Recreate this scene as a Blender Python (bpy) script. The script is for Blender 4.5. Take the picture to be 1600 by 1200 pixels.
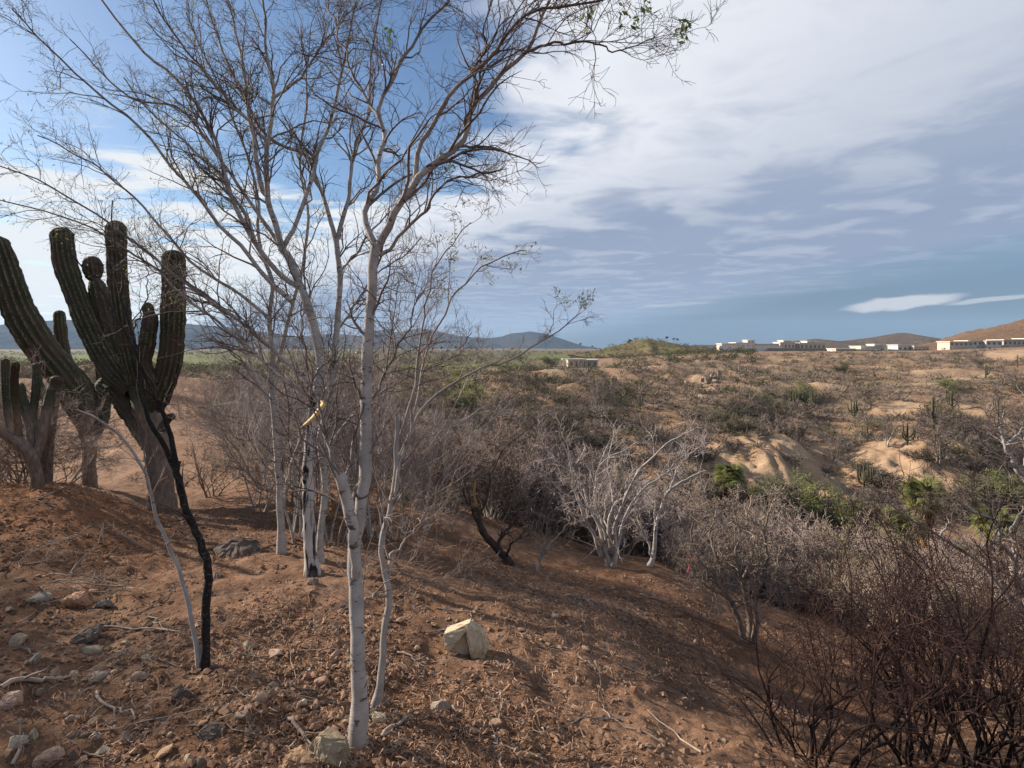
import bpy, bmesh, math, random
import numpy as np
from mathutils import Vector, Matrix

# ------------------------------------------------------------------ camera, sky, sun, exposure
for o in list(bpy.data.objects):
    bpy.data.objects.remove(o)
scene = bpy.context.scene
COL = scene.collection
F = 888.0                      # focal length in photo pixels (1600 wide)
HZ = 540.0                     # row of the true horizon in the photo
cam_data = bpy.data.cameras.new('camera')
cam_data.sensor_width = 36.0
cam_data.lens = 36.0 * F / 1600.0
cam_data.shift_y = -(600.0 - HZ) / 1600.0
cam_data.clip_start = 0.05
cam_data.clip_end = 30000.0
cam = bpy.data.objects.new('camera', cam_data)
cam.location = (0, 0, 0)
cam.rotation_euler = (math.radians(90), 0, 0)
COL.objects.link(cam)
scene.camera = cam

SUN_AZ = math.radians(-68.0)    # from +y (view direction) towards +x
SUN_EL = math.radians(27.0)
SKY_STRENGTH = 0.05
SUN_STRENGTH = 5.0
EXPOSURE = 1.0

scene.view_settings.view_transform = 'Standard'
scene.view_settings.look = 'None'
scene.view_settings.exposure = EXPOSURE
scene.view_settings.gamma = 1.0
scene.view_settings.use_curve_mapping = False
scene.cycles.use_denoising = True
scene.cycles.max_bounces = 6
scene.cycles.diffuse_bounces = 3
scene.cycles.glossy_bounces = 2
scene.cycles.transmission_bounces = 3
scene.cycles.volume_bounces = 1
scene.cycles.transparent_max_bounces = 8
scene.cycles.caustics_reflective = False
scene.cycles.caustics_refractive = False

sun_data = bpy.data.lights.new('sun', 'SUN')
sun_data.energy = SUN_STRENGTH
sun_data.angle = math.radians(1.0)
sun_data.color = (1.0, 0.85, 0.68)
sun = bpy.data.objects.new('sun', sun_data)
sdir = Vector((math.sin(SUN_AZ) * math.cos(SUN_EL), math.cos(SUN_AZ) * math.cos(SUN_EL), math.sin(SUN_EL)))
sun.rotation_euler = sdir.to_track_quat('Z', 'Y').to_euler()
sun.location = (-30, 20, 40)
COL.objects.link(sun)


class NT:
    """small helper around a node tree"""
    def __init__(self, tree):
        self.t = tree
        self.n = tree.nodes
        self.l = tree.links

    def node(self, typ, **kw):
        n = self.n.new(typ)
        for k, v in kw.items():
            setattr(n, k, v)
        return n

    def put(self, sock, v):
        if isinstance(v, bpy.types.NodeSocket):
            self.l.new(v, sock)
        elif v is not None:
            if sock.type == 'RGBA' and len(v) == 3:
                v = (*v, 1.0)
            sock.default_value = v

    def m(self, op, a, b=None, c=None, clamp=False):
        n = self.node('ShaderNodeMath', operation=op, use_clamp=clamp)
        self.put(n.inputs[0], a)
        if b is not None:
            self.put(n.inputs[1], b)
        if c is not None:
            self.put(n.inputs[2], c)
        return n.outputs[0]

    def ss(self, v, a, b, lo=0.0, hi=1.0):
        n = self.node('ShaderNodeMapRange', interpolation_type='SMOOTHSTEP')
        self.put(n.inputs[0], v)
        self.put(n.inputs[1], a)
        self.put(n.inputs[2], b)
        n.inputs[3].default_value = lo
        n.inputs[4].default_value = hi
        return n.outputs[0]

    def lin(self, v, a, b, lo=0.0, hi=1.0):
        n = self.node('ShaderNodeMapRange')
        self.put(n.inputs[0], v)
        self.put(n.inputs[1], a)
        self.put(n.inputs[2], b)
        n.inputs[3].default_value = lo
        n.inputs[4].default_value = hi
        return n.outputs[0]

    def mix(self, f, a, b, blend='MIX'):
        n = self.node('ShaderNodeMix', data_type='RGBA', blend_type=blend)
        self.put(n.inputs[0], f)
        self.put(n.inputs[6], a)
        self.put(n.inputs[7], b)
        return n.outputs[2]

    def noise(self, vec, scale, detail=4.0, rough=0.55, dist=0.0, color=False):
        n = self.node('ShaderNodeTexNoise')
        if vec is not None:
            self.l.new(vec, n.inputs['Vector'])
        n.inputs['Scale'].default_value = scale
        n.inputs['Detail'].default_value = detail
        n.inputs['Roughness'].default_value = rough
        n.inputs['Distortion'].default_value = dist
        return n.outputs['Color' if color else 'Fac']

    def vec(self, x, y, z):
        n = self.node('ShaderNodeCombineXYZ')
        self.put(n.inputs[0], x)
        self.put(n.inputs[1], y)
        self.put(n.inputs[2], z)
        return n.outputs[0]


world = bpy.data.worlds.new('World')
scene.world = world
world.use_nodes = True
W = NT(world.node_tree)
W.n.clear()
sky = W.node('ShaderNodeTexSky', sky_type='NISHITA', sun_disc=False)
sky.sun_elevation = SUN_EL
sky.sun_rotation = SUN_AZ
sky.air_density = 1.0
sky.dust_density = 0.8
sky.ozone_density = 2.5
tc = W.node('ShaderNodeTexCoord')
sep = W.node('ShaderNodeSeparateXYZ')
W.l.new(tc.outputs['Generated'], sep.inputs[0])
dx, dy, dz = sep.outputs
zc = W.m('MAXIMUM', dz, 0.012)
px_ = W.m('DIVIDE', dx, zc)       # position on a cloud plane one unit up
py_ = W.m('DIVIDE', dy, zc)
pl = W.vec(px_, py_, 0.0)
# streak coordinates: along the bands / across them
al = W.m('ADD', W.m('MULTIPLY', px_, -0.60), W.m('MULTIPLY', py_, 0.80))
ac = W.m('ADD', W.m('MULTIPLY', px_, 0.80), W.m('MULTIPLY', py_, 0.60))
streak = W.noise(W.vec(W.m('MULTIPLY', al, 0.17), W.m('MULTIPLY', ac, 0.50), 3.1), 1.0, 2.5, 0.42, 0.3)
billow = W.noise(W.vec(px_, py_, 7.7), 1.9, 5.0, 0.52, 0.4)
big = W.noise(W.vec(px_, py_, 1.3), 0.55, 3.0, 0.5)
rad = W.m('SQRT', W.m('ADD', W.m('MULTIPLY', px_, px_), W.m('MULTIPLY', py_, py_)))
soft = W.m('ADD', 0.22, W.m('MULTIPLY', rad, 0.05))
# right edge of the deck, x ~ 5
wob = W.m('MULTIPLY', W.m('SUBTRACT', streak, 0.5), 2.6)
redge = W.m('SUBTRACT', W.m('ADD', 5.0, wob), px_)
mr = W.ss(W.m('DIVIDE', redge, W.m('MULTIPLY', soft, 2.2)), -0.9, 1.2)
# left edge of the deck
xl = W.m('SUBTRACT', 0.02, W.m('MULTIPLY', W.m('MAXIMUM', W.m('SUBTRACT', py_, 2.9), 0.0), 0.66))
wob2 = W.m('MULTIPLY', W.m('SUBTRACT', billow, 0.5), W.m('ADD', 1.0, W.m('MULTIPLY', rad, 0.20)))
ledge = W.m('SUBTRACT', W.m('ADD', px_, wob2), xl)
ml = W.ss(W.m('DIVIDE', ledge, soft), -0.5, 1.1)
dens = W.ss(W.m('ADD', W.m('MULTIPLY', streak, 0.5), W.m('MULTIPLY', big, 0.6)), 0.22, 0.50, 0.84, 1.0)
deck = W.m('MULTIPLY', W.m('MULTIPLY', mr, ml), dens)
# scattered wisps on the sunny (left) side, thicker towards the horizon
wn = W.noise(W.vec(W.m('MULTIPLY', px_, 0.8), W.m('MULTIPLY', py_, 1.35), 5.2), 1.0, 8.0, 0.58, 0.25)
thr = W.lin(rad, 2.6, 6.5, 0.60, 0.33)
wm = W.ss(W.m('SUBTRACT', wn, thr), -0.02, 0.10)
wm = W.m('MULTIPLY', wm, W.ss(rad, 2.5, 3.6))
wm = W.m('MULTIPLY', wm, W.m('SUBTRACT', 1.0, ml))
# small lens-shaped cloud low on the right
az = W.m('ARCTAN2', dx, dy)
el = W.m('ARCSINE', dz)
def lens(a0, e0, ha, he, tilt):
    n1 = W.noise(W.vec(W.m('MULTIPLY', az, 22.0), W.m('MULTIPLY', el, 60.0), a0), 1.0, 4.0, 0.5)
    da = W.m('SUBTRACT', az, a0)
    de = W.m('SUBTRACT', W.m('SUBTRACT', el, e0), W.m('MULTIPLY', da, tilt))
    de = W.m('ADD', de, W.m('MULTIPLY', W.m('SUBTRACT', n1, 0.5), he * 1.6))
    r = W.m('ADD', W.m('POWER', W.m('DIVIDE', da, ha), 2.0), W.m('POWER', W.m('DIVIDE', de, he), 2.0))
    return W.ss(r, 1.0, 0.25)
ln = W.m('MAXIMUM', lens(0.600, 0.062, 0.085, 0.011, 0.10), W.m('MULTIPLY', lens(0.70, 0.062, 0.06, 0.004, 0.08), 0.7))
ln = W.m('MAXIMUM', ln, W.m('MULTIPLY', lens(0.28, 0.069, 0.07, 0.004, 0.06), 0.35))
# colours (x10: the background strength is 0.1)
lit = W.ss(W.m('ADD', ledge, W.m('MULTIPLY', W.m('SUBTRACT', billow, 0.5), 1.6)), 2.3, 0.25)
hgt = W.ss(dz, 0.14, 0.52)
tone = W.m('ADD', W.m('MULTIPLY', hgt, 0.62), W.m('MULTIPLY', W.m('SUBTRACT', W.m('ADD', W.m('MULTIPLY', streak, 0.75), W.m('MULTIPLY', big, 0.5)), 0.625), W.lin(dz, 0.1, 0.45, 0.42, 0.85)), clamp=True)
tone = W.m('ADD', tone, 0.12, clamp=True)
deckcol = W.mix(tone, (2.75, 3.45, 4.95), (5.2, 5.75, 6.8))
deckcol = W.mix(W.m('MULTIPLY', lit, 0.95), deckcol, (8.8, 9.0, 9.6))
deckcol = W.mix(W.m('MULTIPLY', W.ss(billow, 0.54, 0.36), 0.55), deckcol, (5.3, 5.8, 6.8))
# low cloud seen through more air
deckcol = W.mix(W.ss(dz, 0.16, 0.02, 0.0, 0.45), deckcol, (3.3, 4.3, 5.8))
skyc = W.mix(1.0, sky.outputs[0], (0.98, 1.10, 1.20), 'MULTIPLY')
# dusky blue air low down on the side away from the sun
low = W.m('MULTIPLY', W.ss(az, -0.45, 0.2), W.ss(dz, 0.24, 0.05, 0.0, 0.85))
skyc = W.mix(low, skyc, (1.45, 2.2, 3.2))
c1 = W.mix(wm, skyc, (8.6, 8.9, 9.2))
c2 = W.mix(deck, c1, deckcol)
c3 = W.mix(W.m('MULTIPLY', ln, 0.9), c2, (6.6, 6.7, 7.0))
bg = W.node('ShaderNodeBackground')
W.l.new(c3, bg.inputs[0])
bg.inputs[1].default_value = SKY_STRENGTH
outw = W.node('ShaderNodeOutputWorld')
W.l.new(bg.outputs[0], outw.inputs[0])

# ------------------------------------------------------------------ helpers
RNG = np.random.default_rng(11)


def tag(o, label=None, cat=None, group=None, kind=None):
    if label:
        o['label'] = label
    if cat:
        o['category'] = cat
    if group:
        o['group'] = group
    if kind:
        o['kind'] = kind
    return o


def link(name, data, parent=None, loc=None):
    o = bpy.data.objects.new(name, data)
    COL.objects.link(o)
    if parent is not None:
        o.parent = parent
    if loc is not None:
        o.location = loc
    return o


def empty(name, loc):
    o = link(name, None, None, loc)
    o.empty_display_size = 0.2
    return o


class MB:
    """collects vertices / quads / triangles and links them as one mesh object"""
    def __init__(self):
        self.v, self.q, self.t, self.a, self.n = [], [], [], [], 0

    def add(self, v, q=None, t=None, a=0.0):
        v = np.asarray(v, float).reshape(-1, 3)
        if q is not None and len(q):
            self.q.append(np.asarray(q, np.int64).reshape(-1, 4) + self.n)
        if t is not None and len(t):
            self.t.append(np.asarray(t, np.int64).reshape(-1, 3) + self.n)
        self.v.append(v)
        self.a.append(np.broadcast_to(np.asarray(a, float).reshape(-1) if np.ndim(a) else np.full(1, a), (len(v),)))
        self.n += len(v)
        return self

    def mesh(self, name, mat, origin=(0, 0, 0), flat=False, attr='thick'):
        V = np.concatenate(self.v) - np.asarray(origin, float)
        me = bpy.data.meshes.new(name)
        me.vertices.add(len(V))
        me.vertices.foreach_set('co', V.astype(np.float32).ravel())
        q = np.concatenate(self.q) if self.q else np.zeros((0, 4), np.int64)
        t = np.concatenate(self.t) if self.t else np.zeros((0, 3), np.int64)
        nl = q.size + t.size
        me.loops.add(nl)
        me.loops.foreach_set('vertex_index', np.concatenate([q.ravel(), t.ravel()]).astype(np.int32))
        npoly = len(q) + len(t)
        me.polygons.add(npoly)
        st = np.concatenate([np.arange(len(q)) * 4, q.size + np.arange(len(t)) * 3]).astype(np.int32)
        me.polygons.foreach_set('loop_start', st)
        if attr:
            at_ = me.attributes.new(attr, 'FLOAT', 'POINT')
            at_.data.foreach_set('value', np.concatenate(self.a).astype(np.float32))
        me.update(calc_edges=True)
        me.polygons.foreach_set('use_smooth', np.full(npoly, not flat, bool))
        me.validate()
        if mat:
            me.materials.append(mat)
        return me

    def build(self, name, mat, parent=None, flat=False, loc=None):
        """world-space vertices; the object's origin is put at loc (or the parent's location)"""
        org = loc if loc is not None else (parent.location if parent is not None else (0, 0, 0))
        me = self.mesh(name, mat, org, flat)
        return link(name, me, parent, loc if parent is None else None)


def box(mb, lo, hi, a=0.0):
    x0, y0, z0 = lo
    x1, y1, z1 = hi
    v = [(x0, y0, z0), (x1, y0, z0), (x1, y1, z0), (x0, y1, z0), (x0, y0, z1), (x1, y0, z1), (x1, y1, z1), (x0, y1, z1)]
    mb.add(v, q=[(0, 3, 2, 1), (4, 5, 6, 7), (0, 1, 5, 4), (1, 2, 6, 5), (2, 3, 7, 6), (3, 0, 4, 7)], a=a)


def nrm(v):
    return v / np.maximum(np.linalg.norm(v, axis=-1, keepdims=True), 1e-9)


def tubes(mb, P, R, k=3):
    """P (N,m,3) centre lines, R (N,m) radii -> open tubes with k sides"""
    P = np.asarray(P, float)
    R = np.asarray(R, float)
    if P.ndim == 2:
        P, R = P[None], R[None]
    N, m, _ = P.shape
    if N == 0:
        return
    T = nrm(np.gradient(P, axis=1))
    mean = np.abs(T).mean(axis=1)
    ref = np.eye(3)[np.argmin(mean, axis=1)]
    U = nrm(np.cross(T, ref[:, None, :]))
    V = np.cross(T, U)
    th = np.arange(k) / k * 2 * np.pi
    ring = P[:, :, None, :] + R[:, :, None, None] * (np.cos(th)[None, None, :, None] * U[:, :, None, :] + np.sin(th)[None, None, :, None] * V[:, :, None, :])
    idx = np.arange(N * m * k).reshape(N, m, k)
    a = idx[:, :-1, :]
    b = np.roll(a, -1, axis=2)
    c = idx[:, 1:, :]
    d = np.roll(c, -1, axis=2)
    q = np.stack([a, b, d, c], axis=-1).reshape(-1, 4)
    mb.add(ring.reshape(-1, 3), q=q, a=np.repeat(R.reshape(-1), k))


def spawn(P, R, n, t0, t1, L, ang, wig, up, m, rfac, rmin, rng, ltaper=0.5, rmax=None):
    """n children for each parent polyline; returns (M,m,3), (M,m)"""
    N, pm, _ = P.shape
    M = N * n
    if M == 0:
        return np.zeros((0, m, 3)), np.zeros((0, m))
    pi = np.repeat(np.arange(N), n)
    t = rng.uniform(t0, t1, M)
    f = t * (pm - 1)
    i0 = np.minimum(f.astype(int), pm - 2)
    fr = (f - i0)[:, None]
    p0 = P[pi, i0] * (1 - fr) + P[pi, i0 + 1] * fr
    tan = nrm(P[pi, i0 + 1] - P[pi, i0])
    r0 = (R[pi, i0] * (1 - fr[:, 0]) + R[pi, i0 + 1] * fr[:, 0]) * rfac
    if rmax:
        r0 = np.minimum(r0, rmax)
    r0 = np.maximum(r0, rmin * 1.15)
    rv = rng.normal(size=(M, 3))
    perp = nrm(rv - (rv * tan).sum(1, keepdims=True) * tan)
    a = rng.uniform(ang[0], ang[1], M)[:, None]
    d = nrm(np.cos(a) * tan + np.sin(a) * perp + np.array([0, 0, up]))
    ln = rng.uniform(L[0], L[1], M) * (1 - ltaper * t)
    out = np.zeros((M, m, 3))
    out[:, 0] = p0
    st = (ln / (m - 1))[:, None]
    for j in range(1, m):
        d = nrm(d + rng.normal(size=(M, 3)) * wig + np.array([0, 0, up * 0.35]))
        out[:, j] = out[:, j - 1] + d * st * rng.uniform(0.75, 1.25, (M, 1))
    s = np.linspace(0, 1, m)[None, :]
    rr = r0[:, None] * (1 - s) ** 0.8 + rmin * (1 - (1 - s) ** 0.8)
    return out, rr


def resample(pts, m):
    """Catmull-Rom through pts (n,c) -> m samples"""
    pts = np.asarray(pts, float)
    n = len(pts)
    ext = np.vstack([2 * pts[0] - pts[1], pts, 2 * pts[-1] - pts[-2]])
    seg = np.linalg.norm(np.diff(pts[:, :3], axis=0), axis=1)
    cum = np.concatenate([[0], np.cumsum(seg)])
    s = np.linspace(0, cum[-1], m)
    i = np.clip(np.searchsorted(cum, s, side='right') - 1, 0, n - 2)
    t = ((s - cum[i]) / np.maximum(seg[i], 1e-9))[:, None]
    p0, p1, p2, p3 = ext[i], ext[i + 1], ext[i + 2], ext[i + 3]
    return 0.5 * (2 * p1 + (p2 - p0) * t + (2 * p0 - 5 * p1 + 4 * p2 - p3) * t ** 2 + (3 * p1 - p0 - 3 * p2 + p3) * t ** 3)


def W3(px, py, d):
    """photo pixel + distance along the view -> world"""
    return np.array([(px - 800.0) / F * d, d, -(py - HZ) / F * d])


_perm = np.random.default_rng(5).random((256, 256))


def vnoise(x, y, seed=0):
    x = np.asarray(x, float) + seed * 17.31
    y = np.asarray(y, float) - seed * 9.77
    xi = np.floor(x).astype(int)
    yi = np.floor(y).astype(int)
    fx = x - xi
    fy = y - yi
    fx = fx * fx * (3 - 2 * fx)
    fy = fy * fy * (3 - 2 * fy)
    g = lambda a, b: _perm[a & 255, b & 255]
    return (g(xi, yi) * (1 - fx) + g(xi + 1, yi) * fx) * (1 - fy) + (g(xi, yi + 1) * (1 - fx) + g(xi + 1, yi + 1) * fx) * fy


def fbm(x, y, oct=4, seed=0, gain=0.5):
    s, a, tot = 0.0, 1.0, 0.0
    for i in range(oct):
        s = s + a * (vnoise(x, y, seed + i * 3) - 0.5)
        tot += a
        a *= gain
        x, y = x * 2.03, y * 2.03
    return s / tot * 2.0


def sstep(a, b, v):
    t = np.clip((v - a) / (b - a), 0, 1)
    return t * t * (3 - 2 * t)


# ------------------------------------------------------------------ materials
def base_mat(name):
    m = bpy.data.materials.new(name)
    m.use_nodes = True
    N = NT(m.node_tree)
    b = N.n['Principled BSDF']
    b.inputs['Specular IOR Level'].default_value = 0.25
    return m, N, b


def bump(N, b, height, strength, dist):
    bp = N.node('ShaderNodeBump')
    bp.inputs['Strength'].default_value = strength
    bp.inputs['Distance'].default_value = dist
    N.l.new(height, bp.inputs['Height'])
    N.l.new(bp.outputs[0], b.inputs['Normal'])


def coords(N, world_space=False):
    if world_space:
        return N.node('ShaderNodeNewGeometry').outputs['Position']
    return N.node('ShaderNodeTexCoord').outputs['Object']


def noisy(name, c1, c2, scale, rough=0.9, c3=None, s3=None, bstr=0.4, bdist=0.01, var=0.0, bscale=None, spots=0.6):
    m, N, b = base_mat(name)
    co = coords(N)
    n1 = N.noise(co, scale, 6.0, 0.6)
    col = N.mix(N.ss(n1, 0.35, 0.65), c1, c2)
    if c3:
        n2 = N.noise(co, s3 or scale * 3, 4.0, 0.6)
        col = N.mix(N.ss(n2, spots - 0.06, spots + 0.08), col, c3)
    if var:
        oi = N.node('ShaderNodeObjectInfo')
        hsv = N.node('ShaderNodeHueSaturation')
        N.l.new(N.lin(oi.outputs['Random'], 0, 1, 1 - var, 1 + var), hsv.inputs['Value'])
        N.l.new(N.lin(N.m('FRACT', N.m('MULTIPLY', oi.outputs['Random'], 7.3)), 0, 1, 0.5 - var * 0.025, 0.5 + var * 0.025), hsv.inputs['Hue'])
        N.l.new(N.lin(N.m('FRACT', N.m('MULTIPLY', oi.outputs['Random'], 13.7)), 0, 1, 1 - var, 1.0), hsv.inputs['Saturation'])
        N.l.new(col, hsv.inputs['Color'])
        col = hsv.outputs[0]
    N.l.new(col, b.inputs['Base Color'])
    b.inputs['Roughness'].default_value = rough
    if bstr:
        bump(N, b, N.noise(co, bscale or scale * 4, 6.0, 0.65), bstr, bdist)
    return m


def bark(name, trunk, twig, lo, hi, mark=None, mark_amt=0.5, scale=9.0, trunk2=None, zs=2.6):
    """bark that turns from twig colour (thin wood) to trunk colour (thick wood)"""
    m, N, b = base_mat(name)
    co = coords(N)
    at_ = N.node('ShaderNodeAttribute', attribute_name='thick')
    f = N.ss(at_.outputs['Fac'], lo, hi)
    n1 = N.noise(co, scale, 6.0, 0.6)
    tcol = N.mix(N.ss(n1, 0.35, 0.68), trunk, trunk2 or tuple(c * 0.72 for c in trunk))
    mp = N.node('ShaderNodeMapping')
    N.l.new(co, mp.inputs[0])
    mp.inputs['Scale'].default_value = (1, 1, zs)
    if mark:
        n2 = N.noise(mp.outputs[0], scale * 1.7, 5.0, 0.62, 0.4)
        tcol = N.mix(N.ss(n2, 0.72 - mark_amt * 0.22, 0.80 - mark_amt * 0.22), tcol, mark)
    n5 = N.noise(co, 2.2, 5.0, 0.65)
    tcol = N.mix(N.m('MULTIPLY', N.ss(n5, 0.50, 0.70), 0.6), tcol, tuple(c * 0.42 for c in trunk))
    n3 = N.noise(co, 3.0, 3.0, 0.5)
    wcol = N.mix(N.ss(n3, 0.35, 0.65), twig, tuple(min(1, c * 1.6) for c in twig))
    col = N.mix(f, wcol, tcol)
    N.l.new(col, b.inputs['Base Color'])
    b.inputs['Roughness'].default_value = 0.85
    n4 = N.noise(mp.outputs[0], scale * 6, 5.0, 0.65)
    bump(N, b, n4, 0.5, 0.006)
    return m


M = {}
M['bark_white'] = bark('bark_white', (0.385, 0.36, 0.34), (0.085, 0.066, 0.062), 0.004, 0.016, (0.085, 0.068, 0.058), 0.72, 8.0)
M['bark_burnt'] = bark('bark_burnt', (0.46, 0.43, 0.41), (0.105, 0.08, 0.072), 0.004, 0.017, (0.012, 0.011, 0.011), 1.15, 5.0, zs=0.22)
M['bark_pale'] = bark('bark_pale', (0.42, 0.39, 0.37), (0.27, 0.232, 0.22), 0.003, 0.012, (0.09, 0.07, 0.06), 0.45)
M['bark_stump'] = bark('bark_stump', (0.050, 0.036, 0.030), (0.085, 0.065, 0.055), 0.003, 0.012, (0.14, 0.09, 0.055), 0.5, 12.0)
M['bark_grey'] = bark('bark_grey', (0.34, 0.31, 0.29), (0.15, 0.115, 0.10), 0.003, 0.014, (0.06, 0.05, 0.045), 0.4)
M['bark_black'] = bark('bark_black', (0.014, 0.012, 0.011), (0.035, 0.026, 0.024), 0.003, 0.012, (0.075, 0.062, 0.054), 0.75, 22.0)
M['bark_red'] = bark('bark_red', (0.026, 0.018, 0.016), (0.045, 0.024, 0.021), 0.0025, 0.010, (0.10, 0.07, 0.06), 0.2)
M['bark_brown'] = bark('bark_brown', (0.25, 0.205, 0.17), (0.18, 0.145, 0.12), 0.004, 0.02, (0.09, 0.07, 0.055), 0.3)
M['twig_far'] = noisy('twig_far', (0.125, 0.100, 0.085), (0.190, 0.156, 0.132), 2.0, 0.95, bstr=0, var=0.28)
M['twig_far2'] = noisy('twig_far2', (0.130, 0.104, 0.088), (0.200, 0.164, 0.140), 0.05, 0.95, (0.115, 0.108, 0.058), 0.11, bstr=0)
M['twig_olive'] = noisy('twig_olive', (0.10, 0.095, 0.055), (0.155, 0.14, 0.085), 2.0, 0.95, bstr=0, var=0.25)
M['twig_ravine'] = bark('twig_ravine', (0.30, 0.26, 0.24), (0.22, 0.180, 0.165), 0.006, 0.03)
M['wood_pale'] = noisy('wood_pale', (0.72, 0.56, 0.30), (0.62, 0.44, 0.20), 14.0, 0.8, bstr=0.5, bdist=0.004)
M['wood_orange'] = noisy('wood_orange', (0.36, 0.20, 0.085), (0.18, 0.095, 0.045), 14.0, 0.8, bstr=0.5, bdist=0.004)
M['stick'] = noisy('stick', (0.30, 0.25, 0.21), (0.20, 0.155, 0.125), 10.0, 0.9, var=0.3)
M['litter'] = noisy('litter', (0.30, 0.19, 0.13), (0.175, 0.11, 0.075), 3.0, 0.95, (0.40, 0.32, 0.26), 9.0, bstr=0)
M['leaf'] = noisy('leaf', (0.17, 0.20, 0.07), (0.24, 0.26, 0.10), 3.0, 0.7, bstr=0)
M['leaf_green'] = noisy('leaf_green', (0.12, 0.20, 0.04), (0.20, 0.28, 0.07), 1.5, 0.7, bstr=0, var=0.2)
M['leaf_far'] = noisy('leaf_far', (0.048, 0.058, 0.026), (0.082, 0.088, 0.042), 0.3, 0.9, bstr=0, var=0.25)
M['stone_tan'] = noisy('stone_tan', (0.33, 0.215, 0.135), (0.24, 0.148, 0.092), 7.0, 0.9, (0.19, 0.11, 0.07), 11.0, var=0.3)
M['stone_grey'] = noisy('stone_grey', (0.235, 0.185, 0.145), (0.165, 0.13, 0.105), 8.0, 0.9, (0.33, 0.28, 0.2), 13.0, var=0.3)
M['stone_orange'] = noisy('stone_orange', (0.42, 0.215, 0.105), (0.33, 0.155, 0.072), 6.0, 0.9, (0.24, 0.12, 0.07), 9.0, var=0.2)
M['stone_cream'] = noisy('stone_cream', (0.50, 0.43, 0.315), (0.42, 0.345, 0.235), 5.0, 0.9, (0.30, 0.21, 0.12), 6.0, var=0.12, spots=0.60, bstr=0.9, bdist=0.02)
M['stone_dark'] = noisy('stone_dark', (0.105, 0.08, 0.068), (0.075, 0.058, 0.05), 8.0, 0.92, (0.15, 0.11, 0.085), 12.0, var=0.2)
M['stone_lichen'] = noisy('stone_lichen', (0.29, 0.235, 0.16), (0.21, 0.165, 0.11), 14.0, 0.95, (0.34, 0.30, 0.19), 30.0, bstr=0.8)
M['gravel'] = noisy('gravel', (0.165, 0.098, 0.064), (0.23, 0.145, 0.096), 1.9, 0.95, (0.36, 0.25, 0.165), 4.1, bstr=0, spots=0.62)
M['palm_green'] = noisy('palm_green', (0.15, 0.18, 0.045), (0.26, 0.27, 0.08), 1.2, 0.55, bstr=0, var=0.25)
M['palm_dead'] = noisy('palm_dead', (0.30, 0.17, 0.075), (0.20, 0.11, 0.05), 2.0, 0.9, bstr=0)
M['wall_white'] = noisy('wall_white', (0.60, 0.57, 0.52), (0.54, 0.51, 0.46), 0.2, 0.9, bstr=0)
M['wall_tan'] = noisy('wall_tan', (0.55, 0.48, 0.39), (0.48, 0.41, 0.33), 0.2, 0.9, bstr=0)
M['wall_dark'] = noisy('wall_dark', (0.24, 0.21, 0.17), (0.20, 0.175, 0.145), 0.2, 0.9, bstr=0)
M['glass'] = noisy('glass', (0.03, 0.035, 0.04), (0.05, 0.055, 0.06), 0.2, 0.15, bstr=0)
M['ribbon'] = noisy('ribbon', (0.75, 0.07, 0.16), (0.70, 0.10, 0.18), 3.0, 0.5, bstr=0)


def make_leafy(m, amt=0.45):
    N = NT(m.node_tree)
    b = N.n['Principled BSDF']
    tr = N.node('ShaderNodeBsdfTranslucent')
    N.l.new(b.inputs['Base Color'].links[0].from_socket, tr.inputs['Color'])
    mx = N.node('ShaderNodeMixShader')
    mx.inputs[0].default_value = amt
    N.l.new(b.outputs[0], mx.inputs[1])
    N.l.new(tr.outputs[0], mx.inputs[2])
    out = [n for n in N.n if n.type == 'OUTPUT_MATERIAL'][0]
    N.l.new(mx.outputs[0], out.inputs['Surface'])


for k_ in ('leaf', 'leaf_green', 'palm_green', 'leaf_far'):
    make_leafy(M[k_])


def cactus_mat(name, green, wood, zlo, zhi):
    m, N, b = base_mat(name)
    co = coords(N)
    at_ = N.node('ShaderNodeAttribute', attribute_name='thick')   # fraction: groove 0 .. rib edge 1; whole part: woodiness 0..50
    v = at_.outputs['Fac']
    woody = N.ss(v, 10.0, 40.0)
    rib = N.m('FRACT', v)
    n1 = N.noise(co, 5.0, 5.0, 0.6)
    g = N.mix(N.ss(n1, 0.35, 0.65), green, tuple(c * 1.45 for c in green))
    g = N.mix(N.m('MULTIPLY', N.m('MULTIPLY', N.ss(rib, 0.70, 0.96), N.ss(N.noise(co, 38.0, 2.0, 0.5), 0.40, 0.60)), 0.85), g, (0.20, 0.165, 0.12))
    mp = N.node('ShaderNodeMapping')
    N.l.new(co, mp.inputs[0])
    mp.inputs['Scale'].default_value = (1, 1, 0.35)
    n2 = N.noise(mp.outputs[0], 22.0, 6.0, 0.65)
    w = N.mix(N.ss(n2, 0.35, 0.65), wood, tuple(c * 0.55 for c in wood))
    # brown corky patches on old arms
    n3 = N.noise(co, 2.3, 4.0, 0.6)
    g = N.mix(N.m('MULTIPLY', N.ss(n3, 0.46, 0.62), 0.8), g, (0.070, 0.050, 0.036))
    N.l.new(N.mix(woody, g, w), b.inputs['Base Color'])
    b.inputs['Roughness'].default_value = 0.8
    bump(N, b, n2, 0.6, 0.02)
    return m


M['cactus'] = cactus_mat('cactus', (0.030, 0.033, 0.017), (0.25, 0.195, 0.16), 0, 1)
M['cactus_far'] = noisy('cactus_far', (0.045, 0.052, 0.028), (0.075, 0.075, 0.042), 1.0, 0.85, bstr=0, var=0.2)

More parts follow.
